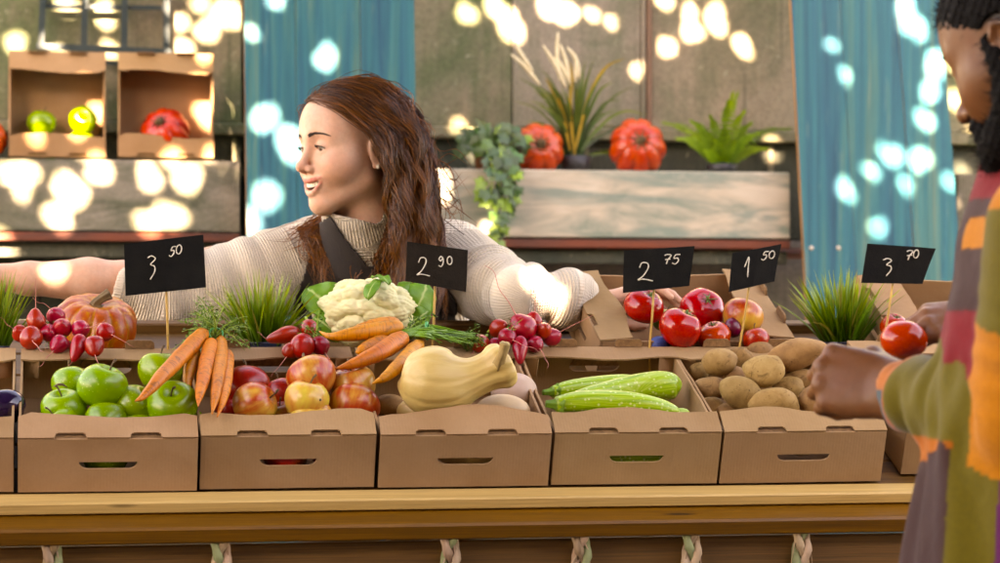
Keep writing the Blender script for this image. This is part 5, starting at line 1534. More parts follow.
def face_parts(parent, hg, t, M, s, gaze, iris, brow_m, smile, male=False):
    M4 = Matrix([[*M[i] * s, t[i]] for i in range(3)] + [[0, 0, 0, 1]])
    Mi = parent.matrix_world.inverted()
    def loc(o): o.matrix_local = Mi @ M4; return o
    for sx in (-1, 1):
        e = eyeball(parent, (0, 0, 0), gaze, .0126, iris); e.matrix_local = Mi @ M4 @ Matrix.Translation((sx * .0315, .0768, -.001))
        # upper lashes follow the lid edge
        mb = MB(); pts = []
        for k in range(11):
            a = (k / 10 - .5) * 2; x = sx * .0315 + a * .0128
            pts.append((x, .0768 + .0142 * math.sqrt(max(.02, 1 - (a * .88) ** 2)) + .0006, -.0030 + .0040 * (1 - a * a) ** .7 - .0012 * a * a))
        mb.tube(pts, [.0004 + .0007 * math.sin(k / 10 * 3.1) for k in range(11)], 5)
        for k in range(0, 21):
            f = k / 20 * 9.99; i = int(f); p = Vector(pts[i]).lerp(Vector(pts[min(10, i + 1)]), f - i); o = Vector(((p.x - sx * .0315) * .35, .0045, .0030))
            mb.tube([p, p + o * .6, p + o + Vector((0, 0, .0014))], [.00035, .00028, .0001], 3)
        loc(mb.build('eyelashes', brow_m, parent, True))
        rs = random.Random(4); mb = MB(); hairs = []
        for k in range(190):
            u = rs.random(); b = rs.uniform(-1, 1)
            x = .0125 + .0400 * u; z = .0195 + .0060 * math.sin(u * 2.3) - .0045 * u * u + b * .0024 * (1.1 - u * .8)
            d = Vector((sx * (.7 + .3 * u), -.25 - .3 * u, .45 - .75 * u)).normalized() * rs.uniform(.005, .009)
            hairs.append((sx * x, z, d))
        X = np.array([(a, .12, b) for a, b, _ in hairs])
        for _ in range(30): X[:, 1] -= .8 * hg.eval(hg.t + (X * hg.s) @ hg.M.T) / hg.s
        for p, (_, _, d) in zip(X, hairs):
            p = Vector(tuple(p)) + Vector((0, .0004, 0))
            q = p + d; e = float(hg.eval(hg.t + (np.array([tuple(q)]) * hg.s) @ hg.M.T)[0]) / hg.s
            q = q + Vector((0, max(0, .0008 - e), 0))
            mb.tube([p, (p + q) * .5 + Vector((0, .0009, 0)), q], [.00055, .00048, .00014], 3)
        loc(mb.build('eyebrow', brow_m, parent, True))
    if smile:
        mb = MB()
        for k in range(-4, 5):
            a = k * .0056; w = .0029 if abs(k) < 2 else .0027
            y = .0930 - 10.0 * a * a; h = .0070 - .00022 * abs(k)
            mb.box((a - w, y - .004, -.0645 - h), (a + w, y + .0008 * (1 - abs(k) * .1), -.0605), .0009)
        loc(mb.build('teeth', simple('tooth', (.78, .72, .60), (.70, .63, .5), 20, .25), parent))
def hand_ops(g, side, curl, spread=.06, thumb=((.030, .022, -.010), (.050, .048, -.018), (.056, .076, -.022), (.052, .098, -.030)), fat=1.0):
    "hand in its own frame: origin wrist, y to the fingers, z back of the hand, thumb on the +x side times side"
    kn = [(.030, .088, .0), (.010, .094, .003), (-.011, .090, .002), (-.029, .080, -.003)]
    ln = [(.042, .026, .021), (.046, .029, .022), (.042, .027, .021), (.033, .021, .019)]
    for i, (x, y, z) in enumerate(kn):
        g.cone((side * x * .62, .0, -.002), (side * x, y, z - .003), .0165 * fat, .0120 * fat, .012)
    g.ell((side * .002, .050, -.008), (.038 * fat, .042, .014 * fat), .012)
    for i, (x, y, z) in enumerate(kn):
        p = np.array((side * x, y, z)); a = 0; sp = side * (x / .03) * spread
        rr = np.array((.0098, .0088, .0080, .0066)) * (1, 1.03, .98, .88)[i] * fat
        pts = [p]
        for j in range(3):
            a += curl[i][j] if hasattr(curl[0], '__len__') else curl[j]
            p = p + ln[i][j] * np.array((math.sin(sp) * math.cos(a), math.cos(sp) * math.cos(a), -math.sin(a))); pts.append(p)
        g.chain(pts, rr, .0035)
    g.chain([(side * a, b, c) for a, b, c in thumb], [.0150 * fat, .0115 * fat, .0098 * fat, .0078 * fat], .006)
    return g
# ================================================================== the woman behind the rack
UP = np.array((0, 0, 1.0)); RT = v3(cr); TC = -v3(Vector((cf.x, cf.y, 0)).normalized())
def W(px, py, Z): return v3(P(px, py, Z))
def project(V):
    d = V - v3(CAM); z = d @ v3(cf)
    return CX + F_PX * (d @ v3(cr)) / z, CY - F_PX * (d @ v3(cu)) / z
def inside(x, y, poly):
    r = np.zeros(len(x), bool); n = len(poly)
    for i in range(n):
        x0, y0 = poly[i]; x1, y1 = poly[(i + 1) % n]
        c = ((y0 > y) != (y1 > y)) & (x < (x1 - x0) * (y - y0) / (y1 - y0 + 1e-9) + x0)
        r ^= c
    return r
def woman():
    hy = rad(57); hp = rad(-3)
    fwd = -math.sin(hy) * RT + math.cos(hy) * TC; fwd = fwd * math.cos(hp) + UP * math.sin(hp)
    up = UP + .05 * RT - .03 * TC
    M = frame(fwd, up); H0 = W(354, 147, 4.84); hs = 1.075
    hg, pu, pl = head_group(H0, M, hs)
    foot = W(382, 322, 5.0); foot[2] = 0
    root = empty('person', foot)
    tag(root, 'smiling woman with long brown hair, cream knit sweater and dark apron, arms outstretched', 'person')
    def loc(V): return V - foot
    # --- body: one continuous surface (head, neck, trunk, arms, hands)
    SL, SR = W(300, 258, 4.96), W(460, 260, 4.95)
    E1, W1 = W(128, 282, 4.86), W(-14, 277, 4.80)
    E2, W2 = W(520, 293, 4.70), W(597, 305, 4.765)
    body = Group(k=.03)
    body.cone(SL, SR, .042, .042, .05).ell(W(380, 335, 4.99), (.135, .075, .13), .06, R=np.stack([RT, TC, UP], 1))
    body.ell(W(382, 410, 4.99), (.13, .085, .18), .06, R=np.stack([RT, TC, UP], 1))
    body.cone(W(358, 205, 4.87), W(376, 255, 4.96), .045, .045, .03)
    body.chain([SL, (SL + E1) / 2, E1, (E1 * .72 + W1 * .28), (E1 * .3 + W1 * .7), W1], [.05, .044, .040, .043, .031, .0255], .015)
    body.chain([SR, (SR + E2) / 2, E2, (E2 * .5 + W2 * .5), W2], [.05, .045, .042, .037, .0265], .015)
    hl = W1 - E1; hl /= np.linalg.norm(hl)
    hand1 = hand_ops(Group(W1, np.stack([np.cross(hl, UP + .2 * TC) / np.linalg.norm(np.cross(hl, UP + .2 * TC)), hl, np.cross(np.cross(hl, UP), hl)], 1), .95, .02), 1, (.25, .35, .25))
    # gripping hand: lies behind the box, fingers over its rim
    K2 = W(656, 286, 4.800)
    yh = K2 - W2; yh /= np.linalg.norm(yh); zb = UP * .86 - TC * .40; zb -= yh * (zb @ yh); zb /= np.linalg.norm(zb)
    hand2 = hand_ops(Group(W2, np.stack([np.cross(yh, zb), yh, zb], 1), .98, .02), -1, [(.55, .5, .3), (.40, .5, .3), (.35, .5, .3), (.3, .5, .3)], .10, ((.030, .022, -.010), (.050, .045, -.030), (.050, .070, -.045), (.045, .09, -.055)))
    bg = [body, hg, hand1, hand2]
    lo = np.min([W1 - .22, SL - .2, W(382, 480, 5.0) - .15, W2 - .2, K2 - .2], 0); hi = np.max([SL + .2, H0 + .17, SR + .2, K2 + .2, W2 + .15], 0); lo[2] = W(382, 480, 5)[2]
    V, F = surface(bg, lo, hi, .0023)
    q = (V - H0) @ M / hs
    col = np.tile(np.array([.72, .455, .335, 1.0]), (len(V), 1))
    def tint(m, c): col[:, :3] = col[:, :3] * (1 - m[:, None]) + m[:, None] * np.array(c)
    near = (np.abs(q) < .16).all(1)
    qq = q[near]
    def tintn(m, c): mm = np.zeros(len(V)); mm[near] = m; tint(mm, c)
    for sx in (-1, 1):
        tintn(.45 * mask(np.linalg.norm(qq - (sx * .043, .066, -.036), axis=1), .008, .038), (.62, .25, .17))
    tintn(.30 * mask(np.linalg.norm(qq - (0, .114, -.036), axis=1), .004, .020), (.62, .24, .17))
    lip = np.minimum(poly_dist(qq, pu), poly_dist(qq, pl))
    xr = np.clip(1 - (qq[:, 0] / .036) ** 2, 0, 1)
    tintn(.85 * mask(lip - .0022 - .0018 * xr, .0, .0012) * (np.abs(qq[:, 0]) < .036), (.50, .15, .12))
    cav = mask(np.abs(qq[:, 2] + .069), .002, .007) * (qq[:, 1] > .05) * (qq[:, 1] < .086) * (np.abs(qq[:, 0]) < .027)
    tintn(cav, (.16, .02, .02))
    scalp = np.clip((qq[:, 2] * .95 - qq[:, 1] * .72 - .012) / .012, 0, 1) * (qq[:, 2] > -.06)
    tintn(np.clip(scalp, 0, 1) * .85, (.07, .03, .014))
    bd = put('body', mesh('body', loc(V), F, skin_mat('fair_skin', .42, .14, (1, .35, .2)), True, {'skin': col}), root)
    browm = simple('dark_brown_hair', (.035, .016, .008), rough=.5)
    face_parts(root, hg, H0, M, hs, (-.10, 1, -.42), (.10, .05, .022), browm, True)
    er = H0 + M @ np.array((-.0805, -.002, -.040)) * hs
    Ve, Fe = lathe([(0, .0045), (.0032, .0032), (.0045, 0), (.0032, -.0032), (0, -.0045)], 14)
    put('earring', mesh('earring', Ve, Fe, simple('pearl', (.85, .75, .58), rough=.2)), root, tuple(loc(er)))

    # --- sweater
    def knit_mat(name):
        m = NT(name, rough=.9, spec=.15, sheen=.25)
        a = m.n('ShaderNodeAttribute'); a.attribute_name = 'knit'
        s = m.sep(a.outputs['Vector'])
        rows = m.math('SINE', m.math('MULTIPLY', s[0], 2 * math.pi / .0052))
        sts = m.math('SINE', m.math('ADD', m.math('MULTIPLY', s[1], 2 * math.pi / .0075), m.math('MULTIPLY', rows, .5)))
        h = m.math('ADD', rows, m.math('MULTIPLY', sts, .28))
        n1 = m.noise(m.co(rnd=False), 9, 4)
        c = m.ramp(n1, [(.3, (.68, .575, .445)), (.7, (.79, .69, .55))])
        c = m.mix(.55, c, m.ramp(m.math('ADD', m.math('MULTIPLY', h, .3), .5), [(.05, .66), (.6, 1.0)]), 'MULTIPLY')
        fz = m.noise(m.co(rnd=False), 420, 3)
        m.set('col', m.mix(.18, c, m.ramp(fz, [(.35, .6), (.65, 1.0)]), 'MULTIPLY'))
        m.set('normal', m.bump(h, .75, .0022, m.bump(fz, .3, .002))); return m.m
    knit = knit_mat('cream_knit')
    sw = Group(k=.03)
    R3 = np.stack([RT, TC, UP], 1)
    s1 = [W(318, 258, 4.96), W(262, 278, 4.93), W(205, 289, 4.90), W(160, 291, 4.88), W(118.5, 284, 4.855)]
    s2 = [W(452, 262, 4.96), W(488, 285, 4.83), W(520, 296, 4.71), W(552, 296, 4.73), W(566, 298, 4.74), W(584, 303.5, 4.757)]
    sw.cone(W(312, 258, 4.97), W(448, 258, 4.965), .068, .068, .06)
    sw.ell(W(380, 318, 4.985), (.178, .118, .185), .07, R=R3).ell(W(383, 420, 4.99), (.165, .112, .19), .07, R=R3)
    sw.chain(s1, [.085, .082, .076, .068, .052], .03)
    sw.chain(s2, [.086, .072, .058, .049, .056, .039], .016)
    sw.sph(W(205, 312, 4.885), .036, .04).sph(W(157, 313, 4.865), .034, .035).sph(W(178, 305, 4.86), .03, .03)
    # rolled collar
    c0, c1 = W(358, 210, 4.848), W(367, 252, 4.90); sw.cone(c0 + (c1 - c0) * .1, c1, .073, .088, .012)
    ax_c = (c1 - c0) / np.linalg.norm(c1 - c0)
    sw.cone(c0, c0 - ax_c * .11, .0635, .064, .006, 's')
    segs = [(s1, .08), (s2, .07)]
    def fold(p):
        d = np.zeros(len(p))
        for pts, _ in segs:
            pts = np.array(pts); best = np.full(len(p), 9.); tt = np.zeros(len(p)); acc = 0
            for a, b in zip(pts[:-1], pts[1:]):
                L = np.linalg.norm(b - a); h = np.clip((p - a) @ (b - a) / L ** 2, 0, 1); e = np.linalg.norm(p - a - h[:, None] * (b - a), axis=1)
                u = e < best; best = np.where(u, e, best); tt = np.where(u, acc + h * L, tt); acc += L
            w = np.clip(1 - (best - .02) / .12, 0, 1) * np.clip(tt / .10, 0, 1)
            tilt = p @ UP * 8 + p @ TC * 12
            d += w * (.0078 * np.sin(tt * 62 + tilt + 2.2 * np.sin(p @ UP * 21)) + .0045 * np.sin(tt * 118 - tilt * 1.3 + 1.0))
        ch = np.clip(1 - np.abs((p - W(380, 320, 4.9)) @ RT) / .25, 0, 1)
        d += ch * .003 * np.sin(p @ RT * 40 + p @ UP * 25)
        return d
    sw.add('d', .01, fold, W(380, 300, 4.9), 5)
    # open ends
    e1 = s1[-1] - s1[-2]; e1 /= np.linalg.norm(e1); e2 = s2[-1] - s2[-2]; e2 /= np.linalg.norm(e2)
    sw.cone(s1[-1] + e1 * .012, s1[-1] + e1 * .10, .0495, .07, .005, 's')
    sw.cone(s1[-1] + e1 * .062, s1[-1] + e1 * .12, .07, .08, .004, 's')
    sw.cone(s2[-1] + e2 * .014, s2[-1] + e2 * .08, .0345, .05, .005, 's')
    sw.cone(s2[-1] + e2 * .058, s2[-1] + e2 * .10, .06, .06, .004, 's')
    lo2 = np.min([s1[-1] - .1, W(383, 480, 5) - .22, s2[-1] - .15, s2[2] - .12], 0); hi2 = np.max([W(452, 230, 5) + .2, s2[-1] + .1, W(318, 200, 5) + .05], 0); lo2[2] = W(383, 455, 5)[2]
    V, F = surface([sw], lo2, hi2, .0032)
    # knit coordinates: along and around the nearest limb
    best = np.full(len(V), 9.); kn = np.zeros((len(V), 3)); kn[:, 0] = V @ UP; kn[:, 1] = V @ RT
    for pts, _ in segs:
        acc = 0
        for a, b in zip(pts[:-1], pts[1:]):
            L = np.linalg.norm(b - a); d_ = (b - a) / L; h = np.clip((V - a) @ d_ / L, 0, 1); r = V - a - (h * L)[:, None] * d_; e = np.linalg.norm(r, axis=1)
            f1 = np.cross(d_, UP); f1 /= np.linalg.norm(f1); f2 = np.cross(d_, f1)
            u = (e < best) & (e < .11) & (acc + h * L > .05)
            best = np.where(u, e, best); kn[:, 0] = np.where(u, acc + h * L, kn[:, 0]); kn[:, 1] = np.where(u, np.arctan2(r @ f1, r @ f2) * .075, kn[:, 1]); acc += L
    hc = (V - c0) @ ax_c; rc = np.linalg.norm(V - c0 - hc[:, None] * ax_c, axis=1)
    u = (hc > -.02) & (hc < .040) & (rc < .092)
    f1 = np.cross(ax_c, TC); f1 /= np.linalg.norm(f1); f2 = np.cross(ax_c, f1)
    kn[:, 0] = np.where(u, np.arctan2((V - c0) @ f1, (V - c0) @ f2) * .062, kn[:, 0]); kn[:, 1] = np.where(u, hc, kn[:, 1])
    put('sweater', mesh('sweater', loc(V), F, knit, True, {'knit': kn}), root)

    # --- apron: a bib cut from a shell over the sweater
    ap = Group(k=.03); ap.ops = [o for o in sw.ops]
    V, F = surface([ap], W(290, 470, 5) - (.2, .42, .02), W(470, 205, 5) + (.15, .1, .05), .004, lambda p, d: d - .0065)
    x, y = project(V)
    poly = [(318, 222), (330, 214), (345, 238), (370, 266), (386, 250), (404, 226), (420, 226), (444, 282), (457, 306), (462, 560), (284, 560), (289, 320), (300, 282)]
    front = (V - W(380, 300, 4.99)) @ TC > -.01
    vi = inside(x, y, poly) & front
    F = F[vi[F].all(1)]; used = np.unique(F); mp = -np.ones(len(V), int); mp[used] = np.arange(len(used))
    apm = simple('dark_brown_apron', (.022, .014, .010), (.014, .009, .007), 30, .8, .3, 240)
    o = put('apron', mesh('apron', loc(laplace(V[used], mp[F], 3, .4)), mp[F], apm, True), root)
    md = o.modifiers.new('thick', 'SOLIDIFY'); md.thickness = .003; md.offset = -1

    # --- trousers and shoes, hidden by the rack
    tg = Group(k=.03); tg.ell(W(383, 440, 5.0), (.175, .125, .14), .04, R=R3)
    for sx in (-1, 1):
        hp_ = W(383, 470, 5.0) + RT * sx * .085; kn_ = hp_.copy(); kn_[2] = .48; an = kn_.copy(); an[2] = .09
        tg.chain([hp_, kn_, an], [.085, .062, .048], .02)
    zc = W(383, 445, 5)[2]
    V, F = surface([tg], foot + (-.35, -.3, .02), foot + (.35, .3, zc + .2), .009, lambda p, d: np.maximum(d, p[:, 2] - zc))
    put('trousers', mesh('trousers', loc(V), F, simple('dark_trousers', (.03, .035, .05), rough=.85), True), root)
    for sx in (-1, 1):
        sg = Group(k=.02); a = foot + RT * sx * .085; sg.cone(a + (0, 0, .045), a + TC * .13 + (0, 0, .035), .045, .036, .02).cone(a + (0, 0, .05), a + (0, 0, .10), .05, .048, .02)
        V, F = surface([sg], a - .25, a + .25, .008, lambda p, d: np.maximum(d, .003 - p[:, 2]))
        put('shoe', mesh('shoe', loc(V), F, simple('brown_shoe', (.06, .035, .02), rough=.5), True), root)

    # --- hair: strands grown from the scalp, falling over shoulders and chest
    rs = np.random.RandomState(7)
    coll = [body, hg, sw]
    def L2W(a): return H0 + (M @ np.array(a, float).T).T * hs if np.ndim(a) == 1 else H0 + (np.array(a) @ M.T) * hs
    N = 6200
    d = rs.normal(size=(40000, 3)); d /= np.linalg.norm(d, axis=1)[:, None]
    r0 = np.array((0, -.012, .030)) + d * (.0735, .094, .084)
    ok = (r0[:, 2] * .95 - r0[:, 1] * .72 > .012) & (r0[:, 2] > -.045)
    r0 = r0[ok][:N]; N = len(r0)
    seeds = r0[rs.choice(N, 150, False)]; clump = np.argmin(((r0[:, None, :] + rs.normal(size=(N, 1, 3)) * .004 - seeds[None]) ** 2).sum(2), 1)
    cph = np.stack([2.2 * np.sin(seeds @ (31, 17, 9)), 2.2 * np.sin(seeds @ (12, -25, 21) + 1), 2 * np.sin(seeds @ (9, 30, -14))], 1) * 1.5 + rs.normal(size=(150, 3)) * .5; camp = rs.uniform(.55, 1.5, 150); clen = rs.uniform(.62, 1.18, 150)
    vol = rs.uniform(0, 1, N) ** 1.2                       # how far out in the mass a strand lies
    side = np.where(r0[:, 0] + rs.normal(size=N) * .012 > .020, 1.0, -1.0)   # parting on her right
    p = L2W(r0); pts = [p.copy()]
    Mx, My, Mz = M[:, 0], M[:, 1], M[:, 2]
    STEP, NS = .0165, 24
    nrm = (r0 - (0, -.012, .03)) / np.array((.0735, .094, .084)) ** 2; nrm /= np.linalg.norm(nrm, axis=1)[:, None]
    v = (nrm @ M.T) * .6
    frontness = np.clip((r0[:, 1] + .02) / .10, 0, 1)
    for k in range(NS):
        t = k / NS
        ql = (p - H0) @ M / hs
        # comb back and to the side over the skull, then fall
        back = (-My * .85 - Mz * .15)[None, :] * np.clip((ql[:, 1:2] + .085) / .09, 0, 1)
        sideways = side[:, None] * Mx
        comb = back * (.55 + .5 * frontness)[:, None] + sideways * .50 + np.array((0, 0, -.35))
        onhead = np.clip((ql[:, 2] + .03) / .09, 0, 1)[:, None]
        fall = np.array((0, 0, -1.0)) + TC * .12 * np.clip(t * 2 - .4, 0, 1) + RT * (.24 * np.clip(t * 1.6 - .2, 0, 1) * (1.3 - t))
        tgt = comb * onhead + fall * (1 - onhead * .8)
        s_ = 2 * math.pi * (k * STEP / .125)
        wv = np.stack([np.sin(s_ * (.8 + .4 * camp[clump]) + cph[clump, 0]), np.sin(s_ * .9 + cph[clump, 1]), .3 * np.sin(s_ + cph[clump, 2])], 1) * (camp[clump] * np.clip(t * 2.6, 0, 1) * .80)[:, None]
        tgt = tgt + wv + rs.normal(size=(N, 3)) * .02
        v = v * .58 + tgt * .42; vv = v / np.linalg.norm(v, axis=1)[:, None]
        p = p + vv * STEP * (clen[clump] * (.92 + .16 * vol))[:, None]
        off = .004 + vol * (.004 + .022 * np.clip(t * 3, 0, 1) * np.clip(1.6 - t * 1.6, .25, 1))
        for _ in range(2):
            e = sdf_eval(coll, p)
            ix = np.nonzero(e < off)[0]
            if len(ix):
                pp = p[ix]; g = np.zeros((len(ix), 3)); eps = .004; e0 = e[ix]
                for a in range(3):
                    q2 = pp.copy(); q2[:, a] += eps; g[:, a] = (sdf_eval(coll, q2) - e0) / eps
                g /= np.linalg.norm(g, axis=1)[:, None] + 1e-9
                p[ix] = pp + g * np.minimum(off[ix] - e0, .02)[:, None]
        pts.append(p.copy())
    S = np.array(pts).transpose(1, 0, 2)                   # N, NS+1, 3
    # keep the face clear: drop strands that cross the front of the face
    Q = (S - H0) @ M / hs
    bad = ((Q[:, :, 1] > .022 + .25 * np.clip(Q[:, :, 2], 0, 1)) & (Q[:, :, 2] < .050 - .2 * np.abs(Q[:, :, 0])) & (Q[:, :, 2] > -.12) & (np.abs(Q[:, :, 0]) < .085)).any(1)
    S = S[~bad]
    # gather strands of a clump
    cl = clump[~bad]
    for c_ in range(150):
        ii = np.nonzero(cl == c_)[0]
        if len(ii) > 2:
            # centre line of nearby members only
            ctr = S[ii].mean(0); w = (np.linspace(0, 1, NS + 1) ** .8 * .55)[None, :, None]
            near_ = np.linalg.norm(S[ii] - ctr, axis=2).mean(1) < .10
            S[ii[near_]] = S[ii[near_]] * (1 - w) + ctr * w
    hm = NT('brown_hair', rough=.36, spec=.5)
    hm.set('col', hm.mix(hm.attr('tone'), (.026, .009, .0035), (.34, .118, .036)))
    hm.set('Anisotropic', .6)
    def strands(S, name, w0, tone):
        n, m_, _ = S.shape
        T = np.gradient(S, axis=1); T /= np.linalg.norm(T, axis=2)[:, :, None] + 1e-9
        view = S - v3(CAM); A = np.cross(T, view); A /= np.linalg.norm(A, axis=2)[:, :, None] + 1e-9; B = np.cross(T, A)
        u = np.linspace(0, 1, m_); wd = (w0 * np.minimum(1, (1 - u) * 3.5 + .12))[None, :, None] * rs.uniform(.6, 1.25, (n, 1, 1))
        ring = np.stack([S + A * wd, S - A * wd, S - B * wd * .8], 2)
        V = ring.reshape(-1, 3); idx = np.arange(n * m_ * 3).reshape(n, m_, 3)
        Fq = []
        for k in range(3):
            k2 = (k + 1) % 3; Fq.append(np.stack([idx[:, :-1, k], idx[:, :-1, k2], idx[:, 1:, k2], idx[:, 1:, k]], -1).reshape(-1, 4))
        tn = np.repeat(tone, m_ * 3) * .8 + np.tile(np.repeat(u, 3), n) * .25
        o = put(name, mesh(name, loc(V), np.concatenate(Fq), hm.m, True, {'tone': np.clip(tn, 0, 1)}), root)
        return o
    tone = np.clip(rs.normal(.26, .26, len(S)) + .25 * np.sin(cl * 1.7), 0, 1)
    strands(S, 'hair', .00062, tone)
    # loose locks: blown out beside the head and across her right shoulder
    ex = []
    for i in range(110):
        a = rs.rand()
        if i < 60:
            st = W(428 + rs.normal() * 9, 150 + 60 * a, 4.90 + rs.normal() * .03); en = st + RT * rs.uniform(.01, .075) + UP * rs.uniform(-.10, .03) + TC * rs.normal() * .02
            mid = (st + en) / 2 + UP * rs.normal() * .025 + RT * rs.normal() * .012; st0 = st - RT * .035 + UP * .03
        else:
            st = W(330 + rs.normal() * 6, 214 + rs.normal() * 3, 4.90); en = W(292 + rs.normal() * 12, 226 + 26 * rs.rand(), 4.86 + rs.normal() * .015)
            mid = (st + en) / 2 + UP * rs.uniform(-.03, .012) + TC * .02; st0 = W(352, 196, 4.93)
        ex.append(np.array(spline([st0, st, mid, en], NS + 1)))
    for i in range(260):
        # thick lock falling in front of her left shoulder and the dark one beside her chin
        if i < 170: a_ = [W(392 + rs.normal() * 7, 176, 4.84), W(394 + rs.normal() * 11, 215, 4.82), W(388 + rs.normal() * 13, 255, 4.815), W(392 + rs.normal() * 16, 292 + rs.normal() * 8, 4.82), W(386 + rs.normal() * 16, 322 + rs.normal() * 12, 4.825)]
        else: a_ = [W(340 + rs.normal() * 4, 205, 4.92), W(324 + rs.normal() * 5, 219, 4.90), W(312 + rs.normal() * 6, 232, 4.865), W(318 + rs.normal() * 7, 252 + rs.normal() * 5, 4.85), W(325 + rs.normal() * 8, 275 + rs.normal() * 14, 4.845)]
        ph = rs.uniform(0, 6.28); c_ = np.array(spline(a_, NS + 1)); c_ += RT * (.006 * np.sin(np.linspace(0, 9, NS + 1) + (i % 9)))[:, None] + TC * (.005 * np.sin(np.linspace(0, 8, NS + 1) + ph))[:, None]
        ex.append(c_)
    strands(np.array(ex), 'loose_hair', .00075, np.clip(rs.normal(.5, .25, len(ex)), 0, 1))
woman()
# ================================================================== the man choosing tomatoes
def man():
    AW = -TC
    ph, pt = rad(44), rad(22)
    hf = (-math.cos(ph) * RT + math.sin(ph) * AW) * math.cos(pt) - UP * math.sin(pt)
    M = frame(hf, UP); H0 = W(1034, 44, 3.02); hs = 1.09
    hg, pu, pl = head_group(H0, M, hs, True, False)
    bf = -math.cos(rad(10)) * RT + math.sin(rad(10)) * AW; bl_ = np.cross(UP, bf)         # forward and his left
    R3 = np.stack([-bl_, bf, UP], 1)
    M0 = W(1046, 225, 3.06); SL = M0 + bl_ * .175 - UP * .01; SR = M0 - bl_ * .175 - UP * .01
    foot = M0.copy(); foot[2] = 0
    root = empty('person', foot); tag(root, 'bearded man in a patchwork shirt holding a tomato', 'person')
    def loc(V): return V - foot
    E1, W1 = W(1028, 420, 2.93), W(899, 391, 3.25)
    E2, W2 = W(1075, 400, 3.42), W(988, 317, 3.545)
    body = Group(k=.03)
    body.cone(SL, SR, .055, .055, .06).ell(M0 - UP * .18, (.165, .11, .19), .06, R=R3).ell(M0 - UP * .42, (.15, .11, .18), .06, R=R3)
    body.cone(H0 + M @ np.array((0, -.018, -.10)) * hs, M0 - UP * .02, .054, .058, .04)
    body.chain([SL, E1, E1 * .75 + W1 * .25, W1], [.054, .044, .045, .029], .02).chain([SR, E2, E2 * .75 + W2 * .25, W2], [.054, .044, .045, .029], .02)
    def fr(y, z): y = y / np.linalg.norm(y); z = z - y * (z @ y); z /= np.linalg.norm(z); return np.stack([np.cross(y, z), y, z], 1)
    yh = W(838, 379, 3.285) - W1
    hand1 = hand_ops(Group(W1, fr(yh, TC * .9 + UP * .25), 1.15, .02), 1, (1.15, 1.45, .9), .02, ((.026, .020, -.012), (.044, .050, -.030), (.030, .076, -.046), (.008, .086, -.052)), 1.02)
    yh2 = W(925, 321, 3.525) - W2
    hand2 = hand_ops(Group(W2, fr(yh2, UP * .80 + TC * .60), 1.0, .02), -1, [(.55, .55, .4), (.62, .6, .4), (.7, .65, .4), (.8, .7, .4)], .10, ((.030, .022, -.012), (.046, .050, -.034), (.048, .072, -.052), (.040, .090, -.062)), 1.05)
    bg = [body, hg, hand1, hand2]
    pts = np.array([SL, SR, E1, E2, W1, W2, H0, W(830, 378, 3.4), W(890, 340, 3.53)])
    lo = pts.min(0) - .16; hi = pts.max(0) + .16; lo[2] = W(1046, 560, 3.06)[2]
    V, F = surface(bg, lo, hi, .0028)
    col = np.tile(np.array([.19, .085, .045, 1.0]), (len(V), 1))
    q = (V - H0) @ M / hs; near = (np.abs(q) < .16).all(1)
    def tint(sel, m, c): mm = np.zeros(len(V)); mm[sel] = m; col[:, :3] = col[:, :3] * (1 - mm[:, None]) + mm[:, None] * np.array(c)
    qq = q[near]; lip = np.minimum(poly_dist(qq, pu), poly_dist(qq, pl))
    tint(near, .7 * mask(lip, .005, .007), (.16, .055, .045))
    sc = np.clip((qq[:, 2] * .95 - qq[:, 1] * .50 - .012) / .012, 0, 1) * (qq[:, 2] > -.03)
    tint(near, sc * .9, (.012, .009, .007))
    put('body', mesh('body', loc(V), F, skin_mat('brown_skin', .42, .08, (.6, .3, .2)), True, {'skin': col}), root)
    black = simple('black_hair', (.0035, .003, .0025), (.006, .0045, .0035), 200, .8, spec=.12)
    face_parts(root, hg, H0, M, hs, (0, 1, -.3), (.04, .02, .012), black, False, True)
    # short curly hair and beard
    hr = Group(H0, M, hs, .01); hr.ell((0, -.014, .034), (.081, .103, .091), .02).ell((0, .040, .048), (.062, .054, .054), .03)
    rs = np.random.RandomState(3)
    def curl(p, d):
        q = (p - H0) @ M / hs
        n = np.sin(q[:, 0] * 420 + 1) * np.sin(q[:, 1] * 460) * np.sin(q[:, 2] * 440 + 2)
        return d + .0034 * n
    def cut_hair(p, d):
        q = (p - H0) @ M / hs
        c = np.maximum(.010 - (q[:, 2] * .95 - q[:, 1] * .50), -.010 - q[:, 2] + np.clip(q[:, 1] + .03, 0, .05) * .3)
        ear = .030 - np.sqrt((q[:, 1] + .004) ** 2 + ((q[:, 2] + .008) * .85) ** 2)
        return np.maximum(np.maximum(curl(p, d), c), ear)
    V, F = surface([hr], H0 - .15, H0 + .17, .0024, cut_hair)
    put('hair', mesh('hair', loc(V), F, black, True), root)
    br = Group(H0, M, hs, .01)
    for sx in (-1, 1):
        br.cone((sx * .071, .016, .006), (sx * .067, .010, -.022), .007, .010, .01)
        br.chain([(sx * .067, .008, -.020), (sx * .062, .012, -.055), (sx * .040, .050, -.094), (sx * .012, .076, -.108)], [.010, .016, .022, .022], .02)
        br.cone((sx * .030, .082, -.066), (sx * .004, .101, -.052), .008, .007, .01)
        br.cone((sx * .032, .080, -.066), (sx * .030, .075, -.10), .010, .016, .015)
    br.sph((0, .080, -.104), .026, .02)
    br.ell((0, .102, -.067), (.022, .016, .008), .004, 's')
    V, F = surface([br], H0 - .20, H0 + .17, .0026, curl)
    put('beard', mesh('beard', loc(V), F, black, True), root)
